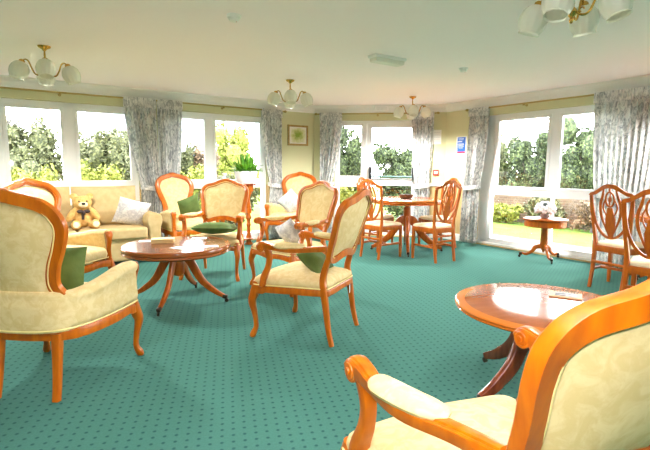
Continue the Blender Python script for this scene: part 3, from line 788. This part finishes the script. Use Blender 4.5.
# ------------------------------------------------------------------ dining chairs
def dining_chair(label, loc, rz, group):
    t = thing('dining_chair', label, 'dining chair', loc, rz, group); W = M['wood_dine']
    g = G()
    for a, b in (((-.165, -.19), (-.215, .19)), ((.165, -.19), (.215, .19)), ((-.215, .195), (.215, .195)), ((-.165, -.195), (.165, -.195))):
        sweep(g, [(a[0], a[1], .425, .011, .033), (b[0], b[1], .425, .011, .033)], ref=(0, 0, 1), raw=True, sec=sect(8, 8))
    build('seat_frame', g, W, t)
    pl = catmull([(-.165, -.17), (0, -.175), (.165, -.17), (.19, 0), (.213, .19), (0, .215), (-.213, .19), (-.19, 0)], 5, True)
    g = G(); rings = [[V((x*r, y*r, z)) for x, y in pl] for r, z in ((.93, .44), (1.0, .458), (1.0, .47), (.96, .484), (.8, .494), (.4, .50), (.1, .502))]
    loft(g, rings); build('seat', g, M['seatpad'], t, angle=60)
    bp = lambda x, tt, d=0: V((x, -.19-tt*.17+.03*(x/.22)**2, .46+tt))+V((0, d, 0))
    for s in (-1, 1):
        g = G(); sweep(g, [(s*.205, .185, .455, .019, .019), (s*.207, .187, .2, .018, .018), (s*.207, .187, 0, .014, .014)], ref=(0, 1, 0), sec=sect(8, 8)); build('leg', g, W, t)
        g = G(); sweep(g, [(*bp(s*.212, .515), .011, .012), (*bp(s*.205, .42), .013, .013), (*bp(s*.185, .22), .015, .014), (*bp(s*.168, .06), .017, .017), (s*.163, -.19, .42, .019, .019), (s*.163, -.20, .22, .017, .018), (s*.163, -.235, 0, .015, .015)], ref=(0, 1, 0), sec=sect(8, 6)); build('leg', g, W, t)
        g = G(); sweep(g, [(s*.163, -.215, .20, .010, .014), (s*.206, .187, .20, .010, .014)], ref=(0, 0, 1), raw=True, sec=sect(8, 8)); build('stretcher', g, W, t)
    for yy, zz, xx in ((-.03, .20, .185), (-.207, .28, .163)):
        g = G(); sweep(g, [(-xx, yy, zz, .010, .014), (xx, yy, zz, .010, .014)], ref=(0, 0, 1), raw=True, sec=sect(8, 8)); build('stretcher', g, W, t)
    g = G(); cr = [(.212, .515), (.20, .532), (.16, .545), (.11, .575), (.05, .61), (0, .618)]
    pts = cr+[(-x, z) for x, z in reversed(cr[:-1])]
    sweep(g, [(*bp(x, z), .017 if abs(x) > .08 else .021, .012) for x, z in pts], ref=(0, 1, 0), sec=MOULD); build('crest_rail', g, W, t)
    g = G(); sh = [(.20, .52), (.195, .42), (.175, .30), (.135, .19), (.07, .11), (0, .085)]
    pts = sh+[(-x, z) for x, z in reversed(sh[:-1])]
    sweep(g, [(*bp(x, z), .012, .010) for x, z in pts], ref=(0, 1, 0), sec=MOULD); build('shield_frame', g, W, t)
    # pierced splat: vase shaped centre with two curved ribs each side and an oval rosette
    g = G(); vz = [(.09, .022), (.14, .032), (.20, .046), (.28, .050), (.34, .036), (.40, .026)]
    rings = [[bp(-w, z, -.006), bp(w, z, -.006), bp(w, z, .006), bp(-w, z, .006)] for z, w in vz]; loft(g, rings)
    ov = [(.042*cos(a), .485+.075*sin(a)) for a in [2*pi*j/20 for j in range(20)]]
    sweep(g, [(*bp(x, z), .009, .008) for x, z in ov], ref=(0, 1, 0), closed=True, raw=True)
    ell(g, bp(0, .485), (.018, .009, .032)); box(g, bp(0, .575), (.02, .012, .05)); box(g, bp(0, .485), (.012, .010, .14))
    for s in (-1, 1):
        sweep(g, [(*bp(s*.012, .10), .006, .007), (*bp(s*.05, .19), .008, .007), (*bp(s*.095, .32), .013, .007), (*bp(s*.10, .43), .013, .007), (*bp(s*.075, .52), .012, .007), (*bp(s*.06, .60), .007, .007)], ref=(0, 1, 0))
        sweep(g, [(*bp(s*.03, .30), .006, .007), (*bp(s*.07, .40), .007, .007), (*bp(s*.045, .485), .006, .007)], ref=(0, 1, 0))
    build('splat', g, W, t)
    return t
GD = 'shield back dining chairs around the table by the glazed door'
GR = 'shield back dining chairs around the table at the right edge'
c0 = dining_chair('dining chair at the near right side of the table by the glazed door', (1.50, 6.19, 0), az(118), GD)
dup(c0, 'dining chair at the near left side of the table by the glazed door', (.79, 6.38, 0), az(43), GD)
dup(c0, 'dining chair on the far left of the table by the glazed door, hidden', (.84, 7.36, 0), az(-34), GD)
dup(c0, 'dining chair on the far right of the table by the glazed door, nearest the wall', (1.78, 7.16, 0), az(204), GD)
dup(c0, 'dining chair standing by the wide curtain at the right, back seen at an angle', (3.11, 4.71, 0), az(28), GR)
dup(c0, 'shield back dining chair cut off by the right edge, seen from behind', (2.77, 3.72, 0), az(40), GR)

# ------------------------------------------------------------------ plant console
def console():
    base = V((-1.42, 7.19, 0))
    t = thing('console_table', 'narrow tall console table with turned legs holding the pot plant', 'table', base, math.atan2(dL.y, dL.x)+pi)
    g = G(); box(g, (0, 0, .972), (.60, .24, .022)); build('tabletop', g, M['wood_dark'], t, bevel=.006)
    g = G(); box(g, (0, 0, .925), (.50, .16, .07)); build('apron', g, M['wood_dark'], t, bevel=.004)
    prof = [(.04, 0), (.045, .02), (.03, .04), (.022, .08), (.03, .11), (.02, .16), (.018, .28), (.026, .33), (.016, .36), (.02, .40), (.032, .44), (.018, .50), (.022, .58), (.03, .62), (.02, .68), (.018, .76), (.03, .81), (.055, .88), (.055, .96)]
    for x in (-.22, .22):
        g = G(); lathe(g, [(r*1.55, z) for r, z in prof], c=(x, 0, 0), n=20); box(g, (x, 0, .55), (.075, .075, .08)); build('leg', g, M['wood_dine'], t)
    g = G(); box(g, (0, 0, .10), (.50, .20, .02)); build('shelf', g, M['wood_dine'], t, bevel=.006)
    return t
ct = console()
cM = Matrix.Translation((-1.42, 7.19, 0)) @ Matrix.Rotation(math.atan2(dL.y, dL.x)+pi, 4, 'Z')
pp = cM @ V((.185, -.0, .983))
pl = thing('potted_plant', 'bushy bright green plant in a white bowl on the tall console table', 'potted plant', pp)
pl.scale = (1.3, 1.3, 1.3)
g = G(); lathe(g, [(.07, 0), (.09, .004), (.125, .06), (.142, .13), (.146, .155), (.138, .155), (.13, .12), (.02, .118)], n=32); build('pot', g, M['porcelain'], pl)
g = G(); lathe(g, [(.132, .12), (.125, .142), (.02, .146)], n=24); build('soil', g, M['soil'], pl)
g = G()
for i in range(190):
    a = random.uniform(0, 2*pi); el = random.uniform(.35, 1.5); L = random.uniform(.10, .15)+.11*(el/1.5)**2; w = random.uniform(.012, .021)
    d = V((cos(a), sin(a), 0)); s = V((-sin(a), cos(a), 0)); r0 = random.uniform(0, .08)
    P0 = d*r0+V((0, 0, .135)); vs = []
    for k in range(6):
        q = k/5; r = L*q*cos(el)*(1+.2*q); z = L*q*sin(el)-.05*q*q*cos(el)
        c = P0+d*r+V((0, 0, z)); ww = w*sin(pi*min(.97, .12+q*.85))
        vs += [c-s*ww+V((0, 0, .004)), c, c+s*ww+V((0, 0, .004))]
    g.add(vs, [(k*3+j, k*3+j+1, k*3+j+4, k*3+j+3) for k in range(5) for j in (0, 1)])
build('foliage', g, M['leaf'], pl, solid=.001)
vp = cM @ V((-.17, 0, .983))
vt = thing('vase', 'small pale blue glass vase at the left end of the plant console', 'vase', vp)
g = G(); lathe(g, [(.028, 0), (.036, .01), (.045, .05), (.03, .09), (.018, .11), (.026, .13), (.022, .13), (.014, .11), (.005, .02)], n=20); build('vase_body', g, simple('pale_blue_glass', (184, 204, 214), .15), vt)
for i in range(7):
    a = i*.9; g = G(); tube(g, [(0, 0, .08), (.02*cos(a), .02*sin(a), .15)], .0015, 5); ell(g, (.022*cos(a), .022*sin(a), .157), (.013, .013, .009), 8, 6); build('blossom', g, M['petal'], vt)

# flowers on the drum table
fv = thing('flower_arrangement', 'ball of white flowers in a small bowl on the drum table', 'flowers', (3.005, 6.19, .576))
g = G(); lathe(g, [(.03, 0), (.05, .01), (.062, .04), (.056, .06), (.02, .055)], n=20); build('bowl', g, simple('grey_bowl', (150, 140, 140), .4), fv)
for i in range(46):
    z = 1-(i+.5)/46*1.5; a = i*2.4; r = sqrt(max(0, 1-z*z))
    c = V((r*cos(a)*.115, r*sin(a)*.115, .125+z*.09)); g = G()
    ell(g, c, (.032, .032, .028), 8, 6); build('flower', g, M['petal'] if i % 15 != 7 else simple('dark_berry_%d' % i, (70, 84, 82), .5), fv)

# ------------------------------------------------------------------ small things on tables
def paper(label, x, y, z, rz, w, h, cat='paper', th=.003, m='paper'):
    g = G(); box(g, (0, 0, th/2), (w, h, th)); o = build('paper', g, M[m], smooth=False); o.location = (x, y, z); o.rotation_euler = (0, 0, rz); return tag(o, label, cat)
zt = .5405
bx = thing('wooden_box', 'small pale wooden box on the dark round coffee table', 'box', (-1.52, 4.22, zt), .25)
g = G(); box(g, (0, 0, .014), (.20, .13, .028)); build('box_body', g, M['pale_wood'], bx, bevel=.004)
g = G(); box(g, (0, 0, .034), (.206, .136, .012)); build('lid', g, M['pale_wood'], bx, bevel=.004)
paper('white leaflet on the dark coffee table right in front of the wooden box', -1.27, 3.93, zt, -.5, .15, .10)
paper('white leaflet near the right rim of the dark coffee table', -1.03, 4.02, zt, .3, .15, .10)
paper('white folded card at the far rim of the dark coffee table', -1.25, 4.47, zt, .1, .14, .08, th=.006)
paper('pale paper at the left rim of the dark coffee table', -1.70, 4.28, zt, .3, .14, .09)
cd = thing('picture_coaster', 'square coaster with a black and white photo on the glossy foreground table', 'coaster', (1.415, 2.60, .511), -.5)
g = G(); box(g, (0, 0, .004), (.17, .13, .008)); build('coaster_base', g, simple('peach_card', (232, 190, 150), .6), cd, bevel=.002)
g = G(); box(g, (0, -.01, .009), (.11, .08, .002)); build('print', g, simple('grey_print', (60, 56, 60), .5, c2=(190, 186, 190), scale=30), cd, smooth=False)
g = G()
for i in range(9): box(g, (-.06+i*.015, .048, .009), (.009, .012, .002))
build('lettering', g, M['black'], cd, smooth=False)
bw = thing('bowl', 'small woven brown bowl on the dining table by the glazed door', 'bowl', (1.22, 6.86, .791))
g = G(); lathe(g, [(.05, 0), (.085, .01), (.105, .05), (.108, .062), (.098, .06), (.08, .02), (.01, .015)], n=28); build('bowl_body', g, M['basket'], bw)
g = G()
for i in range(9): ell(g, (.05*cos(i*2.2)*(i > 0), .05*sin(i*2.2)*(i > 0), .045), (.028, .028, .024), 8, 6)
build('potpourri', g, M['dark'], bw)['kind'] = 'stuff'

# ------------------------------------------------------------------ wall things
pf = thing('framed_picture', 'gilt framed watercolour of green trees on the pale green wall', 'picture'); 
pf.matrix_world = FL @ Matrix.Translation((.345, .0, 1.81)) 
g = G(); fw, fh, t = .42, .36, .035
for c, s in (((0, .012, fh/2-t/2), (fw, .024, t)), ((0, .012, -fh/2+t/2), (fw, .024, t)), ((fw/2-t/2, .012, 0), (t, .024, fh-2*t)), ((-fw/2+t/2, .012, 0), (t, .024, fh-2*t))): box(g, c, s)
build('frame', g, M['gilt'], pf, bevel=.004)
g = G(); box(g, (0, .006, 0), (fw-2*t, .008, fh-2*t)); build('mount', g, M['paper'], pf, smooth=False)
g = G(); box(g, (0, .0115, 0), (fw-2*t-.03, .003, fh-2*t-.03)); build('painting', g, M['picture'], pf, smooth=False)
ps = thing('wall_poster', 'blue and crimson notice on the green wall beside the tied curtain', 'poster'); ps.matrix_world = FR_ @ Matrix.Translation((.345, 0, 1.63))
g = G(); box(g, (0, .003, 0), (.21, .006, .30)); build('backing', g, M['paper'], ps, smooth=False)
g = G(); box(g, (0, .0068, .02), (.17, .0015, .24)); build('blue_panel', g, M['notice_blue'], ps, smooth=False)
g = G(); box(g, (0, .0068, -.115), (.17, .0015, .028)); build('crimson_strip', g, M['notice_red'], ps, smooth=False)
g = G()
for i, (z, w) in enumerate(((.115, .12), (.095, .10), (.03, .12), (.015, .13), (-.0, .11), (-.02, .13), (-.04, .09))): box(g, (-.01, .0078, z), (w, .001, .006))
box(g, (-.03, .0078, .065), (.09, .001, .012)); build('lettering', g, M['paper'], ps, smooth=False)
wn = thing('wall_notice', 'plain white notice sheet on the wall right of the door curtain', 'notice'); wn.matrix_world = FD @ Matrix.Translation((2.19, 0, 1.79))
g = G(); box(g, (0, .003, 0), (.15, .004, .25)); build('sheet', g, M['paper'], wn, smooth=False)
g = G()
for i in range(6): box(g, (0, .0056, .08-i*.03), (.10, .001, .004))
build('lettering', g, simple('grey_ink', (170, 174, 180), .8), wn, smooth=False)
cp = thing('fire_call_point', 'small red fire call point on the wall above the dado rail', 'alarm'); cp.matrix_world = FD @ Matrix.Translation((2.19, 0, 1.17))
g = G(); box(g, (0, .015, 0), (.10, .03, .10)); build('housing', g, M['red'], cp, bevel=.008)
g = G(); box(g, (0, .031, 0), (.06, .003, .045)); build('cover_glass', g, M['paper'], cp, bevel=.001)
vn = thing('sounder_box', 'small white box on the cornice above the glazed door', 'box'); vn.matrix_world = FD @ Matrix.Translation((1.22, .13, 2.275))
g = G(); box(g, (0, .02, 0), (.24, .04, .07)); build('casing', g, M['white'], vn, bevel=.006)
for i in range(3):
    g = G(); box(g, (0, .041, -.018+i*.018), (.18, .003, .004)); build('slot', g, simple('slot_grey', (190, 190, 186), .6), vn, smooth=False)

# ceiling fittings
def detector(label, x, y, r=.05):
    t = thing('smoke_detector', label, 'smoke detector', (x, y, CEIL))
    g = G(); lathe(g, [(r, 0), (r, -.014), (r*.92, -.02), (r*.6, -.022)][::-1], n=28); build('base', g, M['white'], t)
    g = G(); lathe(g, [(r*.2, -.046), (r*.55, -.044), (r*.72, -.034), (r*.72, -.02), (r*.7, -.018)], n=28); build('sensor_head', g, M['white'], t)
    g = G(); box(g, (r*.35, 0, -.046), (.006, .006, .003)); build('indicator', g, M['red'], t, smooth=False)
detector('white round smoke detector nearest the camera, upper left of the ceiling', -.67, 3.46, .052)
detector('white round smoke detector on the right part of the ceiling', 1.51, 5.17, .05)
em = thing('emergency_light', 'rectangular white emergency light fitting on the ceiling', 'ceiling light', (.61, 4.69, CEIL), radians(33))
g = G(); box(g, (0, 0, -.014), (.40, .125, .028)); build('housing', g, M['white'], em, bevel=.006)
g = G(); loft(g, [[V((x*k, y*k, z)) for x, y in ((-.185, -.052), (.185, -.052), (.185, .052), (-.185, .052))] for k, z in ((1, -.028), (.98, -.06), (.9, -.068))]); build('diffuser', g, M['clear_plastic'], em, bevel=.004)

def chandelier(label, x, y, rot, arms=4):
    t = thing('chandelier', label, 'chandelier', (x, y, CEIL), rot)
    g = G(); lathe(g, [(.001, -.045), (.012, -.043), (.02, -.03), (.05, -.015), (.055, -.004), (.055, 0)], n=24); build('canopy', g, M['brass'], t)
    g = G(); lathe(g, [(.001, -.30), (.008, -.295), (.012, -.28), (.007, -.27), (.022, -.255), (.03, -.24), (.022, -.225), (.010, -.21), (.014, -.19), (.009, -.17), (.012, -.13), (.007, -.11), (.009, -.08), (.007, -.04)], n=18); build('stem', g, M['brass'], t)
    for i in range(arms):
        a = 2*pi*i/arms; c, s = cos(a), sin(a); g = G()
        pr = catmull([(.018, -.235), (.05, -.262), (.085, -.255), (.11, -.205), (.13, -.150), (.155, -.135), (.178, -.155)], 5)
        tube(g, [(r*c, r*s, z) for r, z in pr], .0065, 8)
        tube(g, [((.05+.012*cos(q))*c, (.05+.012*cos(q))*s, -.235+.012*sin(q)) for q in [2*pi*j/10 for j in range(8)]], .004, 6)
        ar = build('arm', g, M['brass'], t)
        Mx = Matrix.Translation((.178*c, .178*s, -.15)) @ Matrix.Rotation(a, 4, 'Z') @ Matrix.Rotation(radians(-18), 4, 'Y')
        g = G(); lathe(g, [(.012, .012), (.024, .002), (.027, -.014), (.022, -.022)], n=16, M=Mx); build('lamp_holder', g, M['brass'], ar)
        g = G(); n = 48; rings = []
        for r, z in [(.024, -.010), (.048, -.020), (.068, -.048), (.078, -.085), (.075, -.120), (.064, -.148), (.056, -.160), (.060, -.170), (.057, -.170), (.053, -.160), (.061, -.147), (.072, -.119), (.075, -.085), (.065, -.050), (.046, -.023)]:
            rings.append([Mx @ V((r*(1+.03*cos(12*2*pi*j/n))*cos(2*pi*j/n), r*(1+.03*cos(12*2*pi*j/n))*sin(2*pi*j/n), z)) for j in range(n)])
        loft(g, rings, caps=False); build('glass_shade', g, M['shade'], ar)
        g = G(); lathe(g, [(.012, -.02), (.014, -.05), (.02, -.075), (.02, -.09), (.012, -.105), (.002, -.11)], n=14, M=Mx); build('bulb', g, M['porcelain'], ar)
    return t
ch0 = chandelier('brass chandelier with frosted glass shades at the top right, nearest the camera', 1.345, 2.62, radians(44))
dup(ch0, 'brass chandelier with frosted shades at the far left above the sofa', (-2.59, 4.35, CEIL), radians(121))
dup(ch0, 'brass chandelier with frosted shades above the chairs near the framed picture', (-.45, 5.92, CEIL), radians(96))
dup(ch0, 'brass chandelier with frosted shades above the dining table by the glazed door', (1.34, 7.2, CEIL), radians(84))

dup(ch0, 'added brass chandelier, out of view above the table at the right edge', (3.75, 4.6, CEIL), radians(50))  # extra chandelier, added only to go with the fill spot there

# ------------------------------------------------------------------ outdoors
def ground(name, P, z, mat, th=.1):
    g = G(); n = len(P)
    g.add([(p[0], p[1], z-th) for p in P]+[(p[0], p[1], z) for p in P], [tuple(range(n))[::-1], tuple(range(n, 2*n))]+[(i, (i+1) % n, (i+1) % n+n, i+n) for i in range(n)])
    return struct(name, g, mat, smooth=False)
def sq(Mx, s0, s1, y0, y1): return [tuple((Mx @ V((a, b, 0)))[:2]) for a, b in ((s0, y0), (s1, y0), (s1, y1), (s0, y1))]
ground('lawn', [(-30, -20), (34, -20), (34, 34), (-30, 34)], -.16, M['grass'])
ground('patio', sq(FR_, -1.5, 10, -.30, -1.5), -.05, M['patio'])
ground('terrace', sq(FL, -1.5, 8, -.30, -1.4), -.05, M['patio'])
g = G(); box(g, (-.5, -4.75, .18), (9.0, .25, .70)); o = build('garden_wall', g, M['brick'], smooth=False); o.matrix_world = FR_; tag(o, 'low tan brick garden wall beyond the lawn outside the right window', 'wall')
def shrub(label, Mx, s, y, w, d, h, mat, n=2600, seed=0, leaf=.07, group=None, name='shrub', cat='shrub', z0=-.16):
    rnd = random.Random(seed); p = Mx @ V((s, y, 0)); t = thing(name, label, cat, (p.x, p.y, z0), 0, group)
    g = G(); tube(g, [(0, 0, 0), (.03, .02, h*.3), (0, .02, h*.6)], [.06, .045, .02], 8)
    for k in range(5):
        a = k*1.3; tube(g, [(0, 0, h*.12), (w*.15*cos(a), d*.15*sin(a), h*.35), (w*.3*cos(a), d*.3*sin(a), h*.6)], [.03, .02, .01], 6)
    build('stem', g, M['dark'], t)
    n = int(n*1.6); lobes = [(V((rnd.uniform(-.36, .36)*w, rnd.uniform(-.28, .28)*d, rnd.uniform(.2, .84)*h)), rnd.uniform(.16, .24)) for _ in range(26)]+[(V((0, 0, h*.45)), .42)]
    g = G(); ang = math.atan2(Mx[1][0], Mx[0][0])
    for i in range(n):
        c, r = rnd.choice(lobes); u = V((rnd.gauss(0, 1), rnd.gauss(0, 1), rnd.gauss(0, 1))).normalized()*rnd.uniform(.6, 1.05)
        q = c+V((u.x*r*w, u.y*r*d, u.z*r*h))
        if q.z < .03: q.z = rnd.uniform(.03, .3)
        a = V((rnd.gauss(0, 1), rnd.gauss(0, 1), rnd.gauss(0, 1))).normalized(); b = a.cross(V((rnd.gauss(0, 1), rnd.gauss(0, 1), rnd.gauss(0, 1)))).normalized()
        L = leaf*rnd.uniform(.6, 1.4)
        g.add([q-a*L, q+b*L*.45, q+a*L, q-b*L*.45], [(0, 1, 2, 3)])
    # inner core that stops see-through, lumpy
    for c, r in lobes:
        ell(g, c, (r*w*.6, r*d*.6, r*h*.6), 8, 6)
    Rz = Matrix.Rotation(ang, 4, 'Z'); g.xf(Rz)
    build('foliage', g, mat, t, smooth=False)
    return t
A, Bm, C, D_ = M['fol_mid'], M['fol_dark'], M['fol_yel'], M['fol_brown']
I4 = Matrix.Identity(4)
def bush(label, px, Y, wpx, vtop, mat, d=1.2, **k):
    shrub(label, I4, (px-325)/455*Y, Y, wpx/455*Y, d, 1.25+.16-(vtop-167)/455*Y, mat, **k)
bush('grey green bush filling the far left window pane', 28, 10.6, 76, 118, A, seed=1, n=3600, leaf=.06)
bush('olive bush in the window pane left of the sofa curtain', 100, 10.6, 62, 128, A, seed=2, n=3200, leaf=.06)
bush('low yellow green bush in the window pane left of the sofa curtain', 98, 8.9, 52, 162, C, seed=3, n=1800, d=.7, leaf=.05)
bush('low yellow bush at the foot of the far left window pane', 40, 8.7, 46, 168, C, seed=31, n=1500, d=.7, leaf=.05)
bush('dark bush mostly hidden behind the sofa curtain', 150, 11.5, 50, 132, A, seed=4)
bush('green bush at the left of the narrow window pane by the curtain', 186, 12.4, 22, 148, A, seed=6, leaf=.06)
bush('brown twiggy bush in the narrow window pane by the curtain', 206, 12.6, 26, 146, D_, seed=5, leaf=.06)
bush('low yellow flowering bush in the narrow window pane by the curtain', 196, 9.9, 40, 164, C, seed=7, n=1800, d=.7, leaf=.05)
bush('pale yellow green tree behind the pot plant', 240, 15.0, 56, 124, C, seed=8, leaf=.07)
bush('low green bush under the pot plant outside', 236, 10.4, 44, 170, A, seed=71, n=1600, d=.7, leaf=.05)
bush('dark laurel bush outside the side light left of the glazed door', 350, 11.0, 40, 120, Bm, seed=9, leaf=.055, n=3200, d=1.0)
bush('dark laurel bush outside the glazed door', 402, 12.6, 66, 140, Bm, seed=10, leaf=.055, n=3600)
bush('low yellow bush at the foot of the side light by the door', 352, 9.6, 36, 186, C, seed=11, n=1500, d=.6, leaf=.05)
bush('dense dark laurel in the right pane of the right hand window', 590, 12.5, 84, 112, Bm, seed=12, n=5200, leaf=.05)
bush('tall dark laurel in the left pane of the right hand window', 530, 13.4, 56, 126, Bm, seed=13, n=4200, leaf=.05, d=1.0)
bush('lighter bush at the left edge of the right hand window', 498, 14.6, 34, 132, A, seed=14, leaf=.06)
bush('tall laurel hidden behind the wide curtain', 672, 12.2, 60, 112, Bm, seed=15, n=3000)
for i, (s, lab) in enumerate(((.6, 'left of the drum table'), (1.7, 'behind the white flowers'), (2.8, 'near the wide curtain'))):
    shrub('low straw coloured border plant by the brick wall, '+lab, FR_, s-2.2, -4.25, .95, .45, (.5, .72, .8)[i], (C, A, D_)[i], seed=20+i, n=1200, leaf=.05)
# neighbouring house
hs = thing('house', 'pale neighbouring house with a grey roof seen beyond the bushes', 'house'); hs.matrix_world = Matrix.Translation((-7.6, 22, .25)) @ Matrix.Rotation(pi, 4, 'Z')
g = G(); box(g, (0, 0, 1.2), (6, 4, 2.7)); build('walls', g, M['render'], hs, smooth=False)
g = G(); loft(g, [[V((x, -2.3, 2.5)), V((x, 2.3, 2.5)), V((x, 2.3, 2.62)), V((x, 0, 3.9)), V((x, -2.3, 2.62))] for x in (-3.3, 3.3)]); build('roof', g, M['roof'], hs, smooth=False)
for x in (-1.6, 1.2):
    g = G(); box(g, (x, 2.01, 1.7), (.9, .05, 1.0)); build('window', g, simple('dull_pane', (120, 130, 140), .2), hs, smooth=False)

# ------------------------------------------------------------------ light
w = bpy.data.worlds.new('World'); scene.world = w; w.use_nodes = True; nt = w.node_tree
bg = nt.nodes['Background']; bg.inputs['Color'].default_value = (.93, .97, 1.0, 1); bg.inputs['Strength'].default_value = 19.0
sun = bpy.data.lights.new('sun', 'SUN'); sun.energy = 3.0; sun.angle = radians(8); sun.color = (1, .96, .86)
so_ = bpy.data.objects.new('sun', sun); COL.objects.link(so_); so_.rotation_euler = (radians(38), 0, radians(150))
fl = bpy.data.lights.new('camera_flash', 'POINT'); fl.energy = 46; fl.shadow_soft_size = .03; fl.color = (1, .98, .93)
fo = bpy.data.objects.new('camera_flash', fl); COL.objects.link(fo); fo.location = (0, .06, 1.31)
bf_ = bpy.data.lights.new('bounce_fill', 'SPOT'); bf_.energy = 480; bf_.spot_size = radians(110); bf_.spot_blend = .6; bf_.shadow_soft_size = .06; bf_.color = (.95, .98, 1)  # added spot aimed up at the ceiling as soft room fill
bo = bpy.data.objects.new('bounce_fill', bf_); COL.objects.link(bo); bo.location = (.05, -.15, 1.45); bo.rotation_euler = (radians(180-20), 0, 0)

for x, y, e in ((1.345, 2.62, 36), (-2.59, 4.35, 140), (-.45, 5.92, 185), (1.34, 7.2, 180), (3.75, 4.6, 130)):
    l = bpy.data.lights.new('fill_spot', 'SPOT'); l.energy = e; l.spot_size = radians(168); l.spot_blend = .5; l.shadow_soft_size = .10; l.color = (1, .98, .95)  # added downward fill below each chandelier, the bulbs themselves are unlit
    lo = bpy.data.objects.new('fill_spot', l); COL.objects.link(lo); lo.location = (x, y, CEIL-.36)
# ------------------------------------------------------------------ camera
cam = bpy.data.cameras.new('camera'); co = bpy.data.objects.new('camera', cam); COL.objects.link(co)
cam.sensor_width = 36; cam.lens = 455/650*36; cam.clip_start = .05
co.location = (0, 0, 1.25)
p_, r_ = .126, .006
fwd = V((0, cos(p_), -sin(p_))); up0 = V((0, sin(p_), cos(p_))); r0 = V((1, 0, 0))
ri = cos(r_)*r0+sin(r_)*up0; up = -sin(r_)*r0+cos(r_)*up0
Rm = Matrix((ri, up, -fwd)).transposed()
co.rotation_euler = Rm.to_euler()
scene.camera = co
vs = scene.view_settings; vs.view_transform = 'Standard'; vs.look = 'None'; vs.gamma = 1; vs.use_curve_mapping = False; vs.exposure = 0.45
